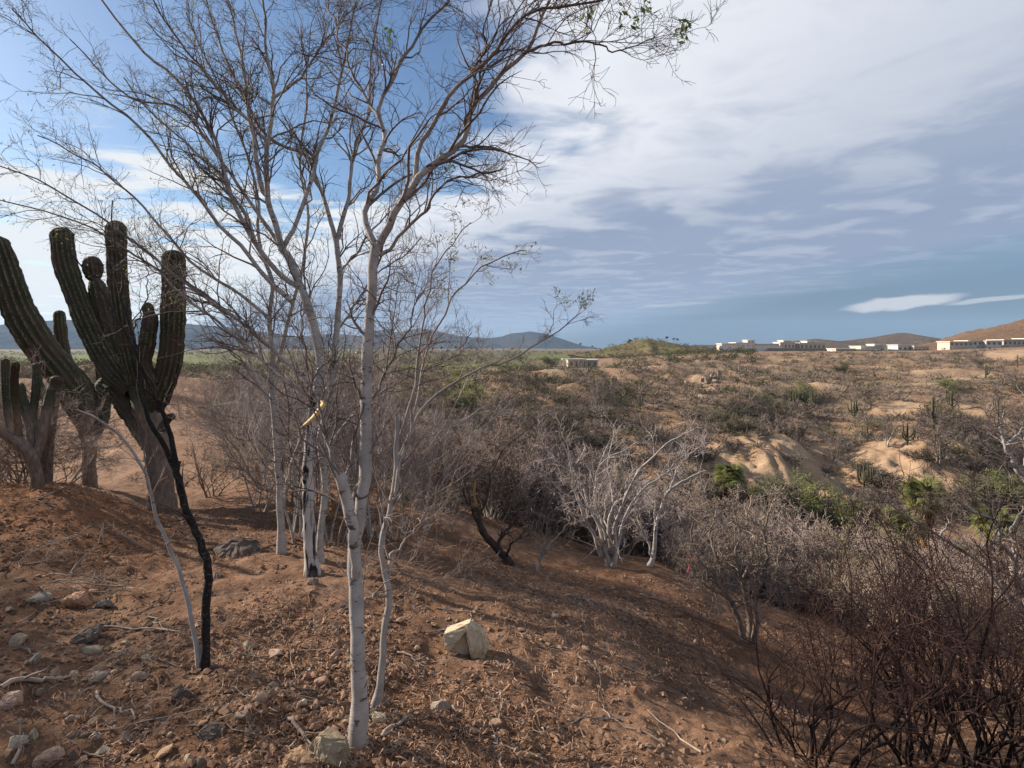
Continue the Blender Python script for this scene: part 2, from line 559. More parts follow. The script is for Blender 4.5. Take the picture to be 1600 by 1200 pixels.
# ------------------------------------------------------------------ terrain
CTRL = [
    # near ground, row by row (photo px, photo py, distance)
    (-150, 1200, 2.7), (0, 1200, 2.7), (250, 1200, 2.75), (560, 1200, 2.85), (850, 1200, 3.0), (1150, 1200, 3.2), (1600, 1200, 3.6), (1800, 1200, 3.8),
    (0, 1050, 3.5), (320, 1045, 3.6), (560, 1060, 3.65), (800, 1060, 3.9), (1000, 1080, 4.1), (1150, 1100, 4.5), (1300, 1100, 5.3), (1600, 1100, 5.6),
    (-150, 930, 4.7), (0, 930, 4.8), (150, 940, 4.8), (300, 930, 4.95), (488, 900, 5.5), (700, 930, 5.3), (900, 950, 5.6), (1080, 1000, 5.8), (1200, 1050, 5.6),
    (440, 864, 6.3), (360, 850, 6.8), (0, 765, 7.4), (-150, 760, 7.4), (100, 757, 7.6), (190, 792, 7.6), (255, 800, 9.6), (40, 757, 10.5), (140, 757, 11.0), (-150, 750, 10.5),
    (400, 745, 12.0), (300, 700, 16.0), (200, 660, 22.0), (100, 625, 30.0), (0, 600, 40.0), (-150, 600, 40.0), (300, 592, 45.0), (350, 604, 40.0),
    (600, 790, 9.0), (700, 805, 10.0), (790, 880, 7.6), (950, 885, 9.5), (1015, 882, 10.0), (1100, 960, 7.0), (1160, 1000, 6.6),
    # over the edge into the ravine
    (1600, 1060, 7.5), (1400, 1010, 9.0), (1200, 945, 12.0), (1000, 870, 16.0), (800, 815, 18.0), (600, 735, 22.0), (450, 690, 26.0), (1600, 980, 16.0),
    (1150, 855, 40.0), (1400, 895, 38.0), (1600, 885, 40.0), (1800, 880, 40.0), (950, 820, 40.0), (750, 750, 43.0), (600, 690, 48.0), (450, 645, 55.0),
    # opposite bank and hillside
    (1200, 775, 50.0), (1200, 695, 58.0), (1320, 790, 50.0), (1320, 745, 60.0), (1450, 790, 50.0), (1450, 712, 58.0), (1600, 800, 52.0), (1600, 730, 62.0), (1800, 730, 62.0),
    (1020, 690, 62.0), (1050, 650, 75.0), (1300, 640, 82.0), (1500, 640, 82.0), (1700, 640, 82.0), (1300, 600, 112.0), (1500, 598, 112.0), (1700, 590, 115.0),
    (900, 650, 68.0), (900, 605, 92.0), (780, 630, 75.0), (900, 582, 135.0), (700, 592, 112.0), (550, 600, 100.0), (400, 594, 90.0), (1050, 600, 115.0),
    (1100, 566, 185.0), (1300, 566, 170.0), (1500, 562, 175.0), (1700, 552, 185.0),
    (920, 577, 205.0), (800, 577, 205.0), (600, 576, 195.0), (400, 576, 180.0), (200, 580, 150.0), (0, 580, 140.0), (-150, 580, 140.0),
    (800, 557, 500.0), (600, 557, 500.0), (300, 556, 500.0), (0, 556, 500.0), (1000, 553, 500.0), (1150, 549, 400.0), (1300, 549, 400.0), (1450, 549, 400.0), (1600, 541, 380.0), (1750, 541, 380.0),
    (0, 546, 2000.0), (400, 546, 2000.0), (800, 546, 2000.0), (1200, 545, 2000.0), (1600, 544, 2000.0),
    (0, 542.5, 6500.0), (800, 542.5, 6500.0), (1600, 542.5, 6500.0),
]
_c = np.array(CTRL)
_az = np.arctan((_c[:, 0] - 800) / F)
_r = _c[:, 2] / np.cos(_az)
_e = -(_c[:, 1] - HZ) / F * np.cos(_az)
_S = np.array([2.2, 1.0])
_pts = np.stack([_az, np.log(_r)], 1) * _S


def _phi(d2):
    return 0.5 * d2 * np.log(d2 + 1e-12)


def _solve():
    n = len(_pts)
    d2 = ((_pts[:, None] - _pts[None]) ** 2).sum(-1)
    A = np.zeros((n + 3, n + 3))
    A[:n, :n] = _phi(d2) + np.eye(n) * 0.004
    A[:n, n] = 1
    A[:n, n + 1:] = _pts
    A[n:, :n] = A[:n, n:].T
    b = np.zeros(n + 3)
    b[:n] = _e
    return np.linalg.solve(A, b)


_w = _solve()


def ground_base(x, y):
    x = np.asarray(x, float)
    y = np.asarray(y, float)
    az_ = np.arctan2(x, y)
    r = np.maximum(np.hypot(x, y), 1.4)
    azc = np.clip(az_, -0.85, 0.85)
    q = np.stack([azc.ravel(), np.log(np.minimum(r, 6600)).ravel()], 1) * _S
    e = np.empty(len(q))
    for s in range(0, len(q), 40000):
        qq = q[s:s + 40000]
        d2 = ((qq[:, None] - _pts[None]) ** 2).sum(-1)
        e[s:s + 40000] = _phi(d2) @ _w[:-3] + _w[-3] + qq @ _w[-2:]
    z = e.reshape(x.shape) * r
    back = sstep(0.85, 2.0, np.abs(az_))
    return z * (1 - back) + (-1.75 - 0.01 * r) * back


def ground(x, y):
    x = np.asarray(x, float)
    y = np.asarray(y, float)
    z = ground_base(x, y)
    r = np.hypot(x, y)
    near = 1 - sstep(14, 40, r)
    z = z + near * (0.10 * fbm(x * 0.9, y * 0.9, 3, 1) + 0.045 * fbm(x * 3.3, y * 3.3, 3, 2) + 0.022 * fbm(x * 11, y * 11, 3, 3))
    mid = sstep(30, 55, r) * (1 - sstep(230, 420, r))
    rid = 1 - np.abs(fbm(x * 0.075 + 3.1, y * 0.05, 3, 7)) * 2.2
    z = z + mid * (1.3 * fbm(x * 0.09, y * 0.07, 4, 4) + 1.1 * (rid - 0.5) + 0.25 * fbm(x * 0.6, y * 0.6, 3, 8))
    bank = sstep(46, 50, y) * (1 - sstep(60, 70, y)) * sstep(12, 18, x)
    z = z + bank * (1.5 * np.abs(fbm(x * 0.30, y * 0.10, 4, 17)) + 0.55 * fbm(x * 1.1, y * 0.6, 4, 18) - .3)
    far = sstep(230, 420, r)
    z = z + far * 0.5 * fbm(x * 0.01, y * 0.01, 3, 9)
    return z


def hit(px, py, dmax=3000.0, dmin=1.6):
    """where the view ray through a photo pixel meets the ground"""
    d = np.geomspace(dmin, dmax, 900)
    x = (px - 800) / F * d
    z = -(py - HZ) / F * d
    g = ground(x, d)
    k = np.argmax(z < g)
    if not (z < g).any():
        k = len(d) - 1
    if k > 0:
        a0, a1 = (z - g)[k - 1], (z - g)[k]
        t = a0 / (a0 - a1 + 1e-12)
        dd = d[k - 1] + (d[k] - d[k - 1]) * t
    else:
        dd = d[0]
    xx = (px - 800) / F * dd
    return np.array([xx, dd, float(ground(xx, dd))])


def gz(x, y):
    return float(ground(np.array([x]), np.array([y]))[0])


# sandy bare patches on the opposite hillside (photo px, py, half width px, half height px)
SAND = [(1212, 722, 105, 46), (1285, 745, 46, 36), (1442, 735, 74, 54), (1110, 700, 40, 12), (1400, 640, 50, 8), (1540, 640, 50, 12), (1290, 610, 36, 6),
        (1440, 605, 30, 6), (1100, 600, 25, 10), (1570, 660, 30, 8), (1380, 575, 30, 4), (870, 585, 30, 5), (1590, 555, 60, 7)]


def sand_mask(x, y):
    """1 on the bare sandy patches of the far slope"""
    px = 800 + x / np.maximum(y, 1) * F
    z = ground_base(x, y)
    py = HZ - z / np.maximum(y, 1) * F
    m = np.zeros_like(px)
    wob = 1 + 0.55 * fbm(x * 0.13, y * 0.08, 3, 12)
    for (cx, cy, w, h) in SAND:
        rr = ((px - cx) / w) ** 2 + ((py - cy) / h) ** 2
        m = np.maximum(m, 1 - sstep(0.5, 1.25, rr * wob))
    m = m * sstep(44, 50, y)
    br = 0.8 * sstep(0.24, 0.5, fbm(x * 0.06 + 9, y * 0.045, 4, 15)) * sstep(50, 65, y) * (1 - sstep(190, 260, y)) * sstep(-0.1, 0.25, x / np.maximum(y, 1))
    return np.maximum(m, br * 0.9)


def green_mask(x, y):
    """mown grass of the golf course"""
    u = x / np.maximum(y, 1)
    n = fbm(x * 0.012 + 4, y * 0.010, 3, 21)
    m = sstep(150, 175, y) * (1 - sstep(700, 900, y)) * (1 - sstep(0.10, 0.16, u + 0.03 * n))
    return m * sstep(0.06, 0.18, n)


def build_ground():
    fa = np.linspace(-0.95, 0.95, 480)
    ba = np.linspace(0.95, 2 * math.pi - 0.95, 50)[1:-1]
    A = np.concatenate([fa, ba])
    R_ = np.concatenate([[0.05, 0.5, 0.9], np.geomspace(1.3, 2, 12)[:-1], np.geomspace(2, 14, 240), np.geomspace(14, 44, 60)[1:], np.geomspace(44, 80, 130)[1:], np.geomspace(80, 300, 80)[1:], np.geomspace(300, 9000, 45)[1:]])
    aa, rr = np.meshgrid(A, R_)
    x = np.sin(aa) * rr
    y = np.cos(aa) * rr
    z = ground(x, y)
    nr, na = x.shape
    idx = np.arange(nr * na).reshape(nr, na)
    a = idx[:-1]
    b = np.roll(a, -1, axis=1)
    c = idx[1:]
    d = np.roll(c, -1, axis=1)
    q = np.stack([a, c, d, b], -1).reshape(-1, 4)
    mb = MB()
    mb.add(np.stack([x, y, z], -1).reshape(-1, 3), q=q)
    me = mb.mesh('ground', None, attr=None)
    xf, yf = x.ravel(), y.ravel()
    rf = np.hypot(xf, yf)
    u = xf / np.maximum(yf, 0.5)
    col = np.tile(np.array([0.150, 0.083, 0.050]), (len(xf), 1))          # red-brown soil
    n1 = fbm(xf * 0.7, yf * 0.7, 4, 31)
    n2 = fbm(xf * 0.16, yf * 0.16, 4, 32)

    def blend(c, m):
        nonlocal col
        m = np.clip(m, 0, 1)[:, None]
        col = col * (1 - m) + np.array(c) * m
    blend((0.195, 0.115, 0.074), sstep(-0.1, 0.5, n1) * 0.8)
    blend((0.105, 0.060, 0.040), sstep(0.05, 0.45, n2) * 0.6)
    # pale dusty crusts and darker damp-looking patches
    n3 = fbm(xf * 0.45 + 7, yf * 0.45, 4, 37)
    blend((0.215, 0.128, 0.084), sstep(0.12, 0.42, n3) * 0.8)
    blend((0.088, 0.050, 0.034), sstep(0.10, 0.40, fbm(xf * 1.7, yf * 1.7, 3, 38)) * 0.55)
    # orange spoil of the berm on the left
    pxx = 800 + u * F
    blend((0.225, 0.105, 0.052), (1 - sstep(150, 330, pxx)) * sstep(5.2, 6.4, yf) * (1 - sstep(8.4, 10, yf)) * (yf > 1))
    # cleared field behind the cacti
    blend((0.215, 0.130, 0.085), sstep(9, 13, yf) * (1 - sstep(44, 60, yf)) * (1 - sstep(-0.42, -0.25, u)))
    blend((0.32, 0.205, 0.135), sstep(9, 13, yf) * (1 - sstep(30, 44, yf)) * (1 - sstep(-0.5, -0.35, u)) * sstep(0.1, 0.4, fbm(xf * 0.35, yf * 0.9, 4, 33)))
    # ravine floor and scrub ground
    blend((0.145, 0.092, 0.062), sstep(11, 18, yf) * (1 - sstep(40, 60, yf)) * sstep(-0.40, -0.18, u))
    hill = sstep(42, 58, rf) * (1 - sstep(300, 500, rf))
    blend((0.225, 0.150, 0.098), hill)
    blend((0.165, 0.125, 0.085), hill * sstep(0.0, 0.4, fbm(xf * 0.08, yf * 0.08, 4, 35)))
    sm = np.zeros(len(xf))
    sel = (yf > 40) & (yf < 320)
    sm[sel] = sand_mask(xf[sel], yf[sel])
    blend((0.35, 0.25, 0.165), sm)
    blend((0.30, 0.20, 0.125), sm * sstep(0.0, 0.35, fbm(xf * 0.5, yf * 0.5, 3, 36)))
    # plain beyond: scrub green, then golf grass
    plain = sstep(120, 170, yf) * (1 - sstep(-0.02, 0.2, u))
    blend((0.080, 0.078, 0.044), plain * 0.9)
    blend((0.095, 0.125, 0.038), green_mask(xf, yf) * (yf > 100))
    blend((0.14, 0.12, 0.085), sstep(900, 1500, rf))
    ca = me.attributes.new('zone', 'FLOAT_COLOR', 'POINT')
    ca.data.foreach_set('color', np.concatenate([col, np.ones((len(col), 1))], 1).astype(np.float32).ravel())
    m, N, b = base_mat('soil')
    at_ = N.node('ShaderNodeAttribute', attribute_name='zone')
    co = coords(N, True)
    f1 = N.noise(co, 9.0, 8.0, 0.68)
    f2 = N.noise(co, 55.0, 5.0, 0.65)
    f3 = N.noise(co, 0.9, 5.0, 0.6)
    k = N.m('MULTIPLY', N.lin(f1, 0.25, 0.75, 0.62, 1.36), N.lin(f2, 0.25, 0.75, 0.74, 1.26))
    k = N.m('MULTIPLY', k, N.lin(f3, 0.3, 0.7, 0.86, 1.14))
    kc = N.vec(k, k, k)
    colr = N.mix(1.0, at_.outputs['Color'], kc, 'MULTIPLY')
    # grit: pale and dark grains
    vo = N.node('ShaderNodeTexVoronoi')
    N.l.new(co, vo.inputs['Vector'])
    vo.inputs['Scale'].default_value = 70.0
    grain = N.node('ShaderNodeSeparateColor')
    N.l.new(vo.outputs['Color'], grain.inputs[0])
    g1 = N.m('MULTIPLY', N.ss(grain.outputs[0], 0.80, 0.86), N.ss(vo.outputs['Distance'], 0.42, 0.30))
    colr = N.mix(N.m('MULTIPLY', g1, 0.55), colr, (0.36, 0.25, 0.165))
    g2 = N.m('MULTIPLY', N.ss(grain.outputs[1], 0.82, 0.88), N.ss(vo.outputs['Distance'], 0.42, 0.30))
    colr = N.mix(N.m('MULTIPLY', g2, 0.6), colr, (0.075, 0.042, 0.028))
    N.l.new(colr, b.inputs['Base Color'])
    b.inputs['Roughness'].default_value = 0.95
    b.inputs['Specular IOR Level'].default_value = 0.12
    h = N.m('ADD', N.m('ADD', N.m('MULTIPLY', f1, 0.7), N.m('MULTIPLY', f3, 3.0)), N.m('ADD', N.m('MULTIPLY', f2, 0.25), N.m('MULTIPLY', g1, 0.35)))
    bump(N, b, h, 0.9, 0.05)
    me.materials.append(m)
    o = link('ground', me)
    tag(o, kind='structure')
    return o


build_ground()


def ridge(name, prof, d, depth, base_py, mat, seed, rough=0.42, nu=260, nv=44, freq=1.0):
    """a hill or range whose skyline follows prof [(px, py)...] at distance d"""
    prof = np.array(prof, float)
    px = np.linspace(prof[0, 0], prof[-1, 0], nu)
    h = (base_py - np.interp(px, prof[:, 0], prof[:, 1]) + 1.3 * fbm(px * 0.045, px * 0 + seed, 4, seed)) / F * d
    h[0] = h[-1] = 0
    v = np.linspace(-1, 1, nv)
    PX, V = np.meshgrid(px, v)
    Y = d + V * depth
    X = (PX - 800) / F * d
    H = np.tile(h, (nv, 1))
    shape = np.clip(1 - np.abs(V), 0, 1) ** 1.15
    n = fbm(X / depth * 1.6 * freq, Y / depth * 1.6 * freq, 5, seed)
    rg = 1 - np.abs(fbm(X / depth * 2.6 * freq, Y / depth * 1.1 * freq, 4, seed + 5)) * 2
    edge = 1 - shape
    Z = -(base_py - HZ) / F * d + H * np.clip(shape + rough * (n * 0.7 + (rg - 0.6) * 0.8) * edge * 1.3 * np.minimum(shape * 4, 1) + rough * 0.18 * n, 0, 2)
    Z[0] -= 12
    Z[-1] -= 12
    idx = np.arange(nu * nv).reshape(nv, nu)
    q = np.stack([idx[:-1, :-1], idx[:-1, 1:], idx[1:, 1:], idx[1:, :-1]], -1).reshape(-1, 4)
    mb = MB()
    mb.add(np.stack([X, Y, Z], -1).reshape(-1, 3), q=q)
    o = link(name, mb.mesh(name, mat))
    tag(o, kind='structure')
    return X, Y, Z


def hill_mat(name, c1, c2, c3, s):
    m, N, b = base_mat(name)
    co = coords(N, True)
    n1 = N.noise(co, s, 6.0, 0.6)
    n2 = N.noise(co, s * 9, 6.0, 0.65)
    col = N.mix(N.ss(n1, 0.38, 0.62), c1, c2)
    col = N.mix(N.ss(n2, 0.50, 0.58), col, c3)
    N.l.new(col, b.inputs['Base Color'])
    b.inputs['Roughness'].default_value = 1.0
    b.inputs['Specular IOR Level'].default_value = 0.0
    bump(N, b, n2, 0.8, 0.4 / s * 0.05)
    return m


M['mountain'] = hill_mat('mountain', (0.036, 0.034, 0.032), (0.050, 0.045, 0.040), (0.026, 0.026, 0.022), 0.004)
M['hill_brown'] = hill_mat('hill_brown', (0.088, 0.066, 0.048), (0.110, 0.080, 0.056), (0.052, 0.046, 0.034), 0.012)
M['hill_tan'] = hill_mat('hill_tan', (0.165, 0.100, 0.062), (0.135, 0.084, 0.054), (0.080, 0.064, 0.042), 0.05)
M['hill_green'] = hill_mat('hill_green', (0.17, 0.125, 0.08), (0.10, 0.095, 0.05), (0.065, 0.075, 0.032), 0.05)
ridge('mountains', [(-500, 520), (-300, 512), (-100, 516), (0, 508), (100, 501), (200, 496), (255, 499), (330, 507), (400, 517), (450, 525), (500, 527)], 3800, 900, 545, M['mountain'], 41)
ridge('mountains', [(420, 530), (470, 525), (520, 521), (560, 524), (600, 514), (625, 519), (655, 512), (690, 517), (720, 524), (760, 527), (785, 524), (800, 519), (830, 517), (855, 520), (880, 529), (910, 540), (930, 545)], 4600, 1000, 545, M['mountain'], 47)
HD = ridge('distant_hills', [(1040, 545), (1090, 539), (1160, 538), (1215, 537), (1250, 531), (1275, 529), (1300, 532), (1325, 533), (1340, 531), (1362, 528), (1385, 523), (1408, 520), (1435, 523), (1462, 529), (1485, 532), (1530, 534), (1600, 536), (1700, 538), (1850, 545)], 1500, 330, 546, M['hill_brown'], 53)
HS = ridge('hillside', [(1455, 546), (1500, 535), (1530, 525), (1560, 512), (1600, 497), (1650, 483), (1720, 476), (1800, 480), (1950, 510)], 620, 170, 548, M['hill_tan'], 59, rough=0.45)
HG = ridge('low_hill', [(900, 556), (930, 549), (950, 541), (970, 537), (990, 532), (1010, 529), (1030, 533), (1060, 538), (1090, 542), (1130, 548), (1180, 554)], 430, 70, 556, M['hill_green'], 63, nu=120, nv=24)

# ------------------------------------------------------------------ trees
def limb(pts, d0, d1, r0, r1, m=26, wob=0.0, rng=RNG, slim=0.84):
    p = np.array(pts, float)
    s = np.concatenate([[0], np.cumsum(np.hypot(np.diff(p[:, 0]), np.diff(p[:, 1])))])
    s /= s[-1]
    d = d0 + (d1 - d0) * s
    w = np.stack([(p[:, 0] - 800) / F * d, d, -(p[:, 1] - HZ) / F * d], 1)
    q = resample(w, m)
    if wob:
        k = rng.normal(size=(m, 3)) * wob
        k[0] = 0
        k = (k + np.roll(k, 1, 0)) * 0.5
        q = q + k
    t = np.linspace(0, 1, m)
    dd = d0 + (d1 - d0) * t
    r = (r0 + (r1 - r0) * t ** 0.8) * dd / F * slim
    return q, r


def diamonds(mb, P, size, rng, n_jit=0.03, elong=1.6):
    """small leaf faces at points P"""
    n = len(P)
    if n == 0:
        return
    a = nrm(rng.normal(size=(n, 3)))
    b = nrm(np.cross(a, rng.normal(size=(n, 3))))
    s = size * rng.uniform(0.6, 1.3, (n, 1))
    c = P + rng.normal(size=(n, 3)) * n_jit
    nrmv = np.cross(a, b)
    V = np.stack([c - a * s * elong, c - b * s * 0.6 + nrmv * s * 0.15, c + a * s * elong, c + b * s * 0.6 + nrmv * s * 0.15], 1)
    q = np.arange(n * 4).reshape(n, 4)
    mb.add(V.reshape(-1, 3), q=q)


def hero_tree(name, label, cat, trunks, limbs, mat, seed, lev, leaves=0, leaf_mat='leaf', rmin=0.0011, group=None, leaf_size=0.012, leaf_clusters=60, up=0.09, wig=0.25, rough_trunk=0.045, trunk_mat=None, leaf_zmin=0.3):
    """trunks / limbs: (points, d0, d1, r0px, r1px); lev: list of (n, (len), (angle), m)"""
    rng = np.random.default_rng(seed)
    base = limb(*trunks[0])[0][0]
    root = empty(name, tuple(base))
    tag(root, label, cat, group)
    LP, LR = [], []
    for k, t in enumerate(trunks):
        mt_ = 34 if k == 0 else 18
        q, r = limb(*t, m=mt_, wob=0.005, rng=rng)
        if k == 0:
            q[0, 2] -= 0.12
            r[:4] *= np.array([1.5, 1.25, 1.1, 1.03])
        r = r * (1 + rough_trunk * rng.normal(size=len(r)))
        mb = MB()
        tubes(mb, q, r, 12)
        mb.build('trunk', M[trunk_mat if trunk_mat and k == 0 else mat], root)
        LP.append(resample(q, 26))
        LR.append(np.interp(np.linspace(0, 1, 26), np.linspace(0, 1, len(r)), r))
    for t in limbs:
        q, r = limb(*t, wob=0.012, rng=rng)
        mb = MB()
        tubes(mb, q, r, 7)
        mb.build('branch', M[mat], root)
        LP.append(q)
        LR.append(r)
    P = np.array(LP)
    R = np.array(LR)
    nt = len(trunks)
    mb = MB()
    allp = []
    for li, (n, L, ang, m) in enumerate(lev):
        if li == 0:
            a = spawn(P[nt:], R[nt:], n, 0.12, 1.0, L, ang, wig, up, m, 0.55, rmin, rng, 0.45, 0.012)
            b = spawn(P[:nt], R[:nt], max(2, n // 3), 0.45, 1.0, L, ang, wig, up, m, 0.4, rmin, rng, 0.2, 0.010)
            Q = np.concatenate([a[0], b[0]])
            S = np.concatenate([a[1], b[1]])
        else:
            Q, S = spawn(Q, S, n, 0.15, 1.0, L, ang, wig * 1.15, up, m, 0.62, rmin, rng, 0.45)
        tubes(mb, Q, S, 4 if li == 0 else 3)
        allp.append(Q)
    mb.build('twigs', M[mat], root)['kind'] = 'stuff'
    if leaves:
        tips = np.concatenate([x[:, 1:].reshape(-1, 3) for x in allp[1:]])
        tips = tips[tips[:, 2] > leaf_zmin]
        cen = tips[rng.integers(0, len(tips), leaf_clusters)]
        # leaves gather on a few twigs
        d = np.min(np.linalg.norm(tips[:, None] - cen[None], axis=2), axis=1) if len(tips) * leaf_clusters < 4e6 else rng.random(len(tips))
        order = np.argsort(d)[:max(leaves, 1)]
        lm = MB()
        diamonds(lm, tips[order], leaf_size, rng, 0.02)
        lo = lm.build('leaves', M[leaf_mat], root)
        lo['kind'] = 'stuff'
    return root


def base_d(px, py):
    return float(hit(px, py)[1])


R3 = math.radians
LEV_BIG = [(20, (0.45, 1.15), (0.25, 0.85), 8), (7, (0.18, 0.46), (0.4, 1.0), 4), (4, (0.06, 0.17), (0.4, 1.1), 3)]
LEV_MID = [(18, (0.4, 1.0), (0.25, 0.85), 7), (7, (0.15, 0.4), (0.4, 1.0), 4), (3, (0.06, 0.16), (0.4, 1.1), 3)]

dA = base_d(559, 1165)
hero_tree('white_barked_tree', 'nearest white-barked tree, its thick pale trunk rising from the bottom edge beside the lichen-covered boulder', 'tree',
    [([(559, 1168), (560, 1100), (562, 1040), (557, 960), (556, 900), (553, 850), (563, 800), (570, 720), (572, 640), (574, 560), (579, 480), (586, 400), (588, 384)], dA, dA + 0.25, 15.5, 9.0),
     ([(556, 900), (554, 860), (551, 825), (545, 795), (537, 762), (530, 742)], dA + 0.05, dA + 0.0, 8.5, 11.5)],
    [([(587, 392), (598, 362), (612, 337), (650, 281), (695, 244), (725, 214), (744, 161), (777, 124), (819, 86), (841, 41), (856, 4), (880, -60)], dA + .25, dA + .35, 8.5, 2.2),
     ([(587, 390), (571, 345), (578, 310), (590, 274), (599, 202), (594, 161), (624, 105), (646, 64), (680, 25), (720, -20)], dA + .25, dA + .9, 6.5, 1.6),
     ([(648, 284), (652, 255), (657, 225), (687, 180), (732, 116), (770, 82), (830, 22), (875, 15), (961, 0), (1050, -20)], dA + .3, dA - .2, 5.0, 1.6),
     ([(819, 86), (830, 79), (867, 69), (924, 67), (957, 79), (990, 70), (1025, 56)], dA + .33, dA + .15, 3.0, 0.9),
     ([(590, 400), (605, 390), (630, 360), (661, 330), (695, 285), (730, 275), (762, 270), (785, 262)], dA + .25, dA + .7, 4.0, 1.0),
     ([(599, 202), (560, 130), (530, 60), (505, -20)], dA + .5, dA + 1.1, 3.2, 1.2),
     ([(744, 161), (752, 110), (760, 50), (775, -20)], dA + .3, dA - .2, 3.0, 1.0),
     ([(530, 745), (515, 700), (505, 650), (480, 560), (470, 470)], dA + .1, dA + .5, 4.0, 1.2),
     ([(572, 640), (600, 590), (625, 540), (640, 500), (660, 450)], dA + .15, dA + .7, 3.0, 1.0)],
    'bark_white', 101, [(16, (0.30, 0.85), (0.3, 0.95), 8), (6, (0.13, 0.36), (0.45, 1.1), 5), (4, (0.05, 0.14), (0.4, 1.1), 3)], leaves=90, leaf_clusters=9, leaf_mat='leaf_green', leaf_size=0.014)

dS = base_d(590, 1110)
hero_tree('grey_sapling', 'slim grey sapling growing against the right foot of the nearest white trunk', 'tree',
    [([(581, 1112), (592, 1085), (596, 1040), (601, 980), (608, 930), (598, 880), (597, 850), (606, 805), (614, 770), (620, 700), (622, 650)], dS, dS + .35, 7.5, 4.0)],
    [([(598, 935), (590, 930), (570, 936), (545, 925)], dS + .1, dS - .1, 3, 1.2),
     ([(603, 905), (620, 860), (650, 830), (668, 806)], dS + .15, dS + .4, 4.0, 1.2),
     ([(612, 780), (640, 690), (665, 560), (690, 500), (712, 455), (750, 420), (790, 398), (813, 388)], dS + .2, dS + 1.0, 3.4, 1.0),
     ([(620, 720), (660, 640), (720, 590), (790, 565), (840, 538), (905, 490)], dS + .3, dS + 1.4, 3.2, .9),
     ([(620, 690), (648, 600), (655, 540), (668, 460), (690, 400), (735, 350)], dS + .35, dS + .8, 3.0, .9),
     ([(600, 870), (640, 900), (690, 905), (740, 880)], dS + .1, dS + .6, 2.2, .8)],
    'bark_grey', 103, [(11, (0.2, 0.6), (0.35, 0.95), 6), (5, (0.1, 0.3), (0.4, 1.0), 4), (4, (0.04, 0.13), (0.4, 1.1), 3)], leaves=420, leaf_clusters=60, leaf_size=0.009)

dB = base_d(488, 897)
hero_tree('scorched_tree', 'white tree with a black scorched trunk foot, behind and left of the nearest white trunk', 'tree',
    [([(488, 897), (484, 850), (482, 800), (481, 740), (484, 690), (489, 645), (494, 615)], dB, dB + .15, 12.5, 9.0), ([(490, 640), (500, 590), (497, 540), (484, 490), (468, 445), (452, 405), (440, 388)], dB + .14, dB + .3, 9.3, 7.0)],
    [([(441, 392), (430, 350), (419, 305), (417, 240), (426, 155), (416, 69), (412, -20)], dB + .3, dB + .1, 6.5, 1.6),
     ([(419, 309), (409, 292), (396, 220), (388, 165), (378, 103), (364, 34), (345, -20)], dB + .3, dB + .9, 5, 1.4),
     ([(470, 450), (440, 430), (400, 380), (365, 320), (344, 240), (296, 148), (220, 76), (150, -10)], dB + .3, dB + .2, 5.5, 1.6),
     ([(455, 470), (420, 440), (380, 390), (330, 335), (290, 285), (210, 195), (110, 110), (20, 15)], dB + .2, dB - .3, 4.6, 1.2),
     ([(440, 390), (470, 330), (490, 268), (512, 200), (530, 130), (545, 60), (560, -20)], dB + .3, dB + .8, 5, 1.3),
     ([(490, 600), (440, 560), (400, 520), (370, 500), (300, 450), (200, 372), (100, 302), (-20, 250)], dB + .2, dB - .4, 4.2, 1.0),
     ([(484, 620), (430, 580), (380, 535), (300, 472), (230, 412), (120, 345), (-20, 310)], dB + .1, dB - .8, 3.8, 1.0),
     ([(440, 390), (400, 330), (330, 230), (280, 170), (200, 150), (110, 60)], dB + .3, dB + .9, 4.0, 1.0),
     ([(419, 222), (360, 160), (300, 90), (250, 20), (230, -20)], dB + .25, dB - .3, 3.6, 1.2),
     ([(426, 155), (470, 120), (510, 60), (540, 20)], dB + .2, dB + .3, 3, 1.0)],
    'bark_white', 107, [(20, (0.5, 1.25), (0.2, 0.75), 8), (7, (0.18, 0.5), (0.4, 1.1), 5), (4, (0.06, 0.19), (0.5, 1.2), 3)], leaves=3000, leaf_clusters=260, leaf_size=0.009, trunk_mat='bark_burnt')

dB2 = dB + 0.35
hero_tree('white_barked_tree', 'slender white tree forking at cactus-top height, just right of the scorched trunk', 'tree',
    [([(503, 890), (500, 840), (508, 760), (500, 690), (512, 640), (520, 590), (524, 540), (531, 450), (529, 400), (526, 372)], dB2, dB2 + .3, 6.5, 5.2)],
    [([(526, 375), (512, 337), (491, 268), (470, 240), (419, 213), (380, 150), (340, 60), (320, -20)], dB2 + .3, dB2 + .7, 4.6, 1.2),
     ([(526, 374), (546, 309), (550, 250), (575, 180), (580, 90), (600, -10)], dB2 + .3, dB2 + .2, 4.6, 1.2),
     ([(529, 430), (560, 390), (600, 340), (640, 300)], dB2 + .3, dB2 + .9, 2.6, .9),
     ([(524, 520), (560, 470), (585, 430), (630, 400), (660, 370)], dB2 + .3, dB2 + .9, 2.6, .9),
     ([(508, 700), (560, 640), (620, 600), (700, 560), (740, 520)], dB2 + .2, dB2 + .9, 2.8, .9)],
    'bark_white', 109, LEV_MID, leaves=300, leaf_clusters=40, leaf_size=0.009)

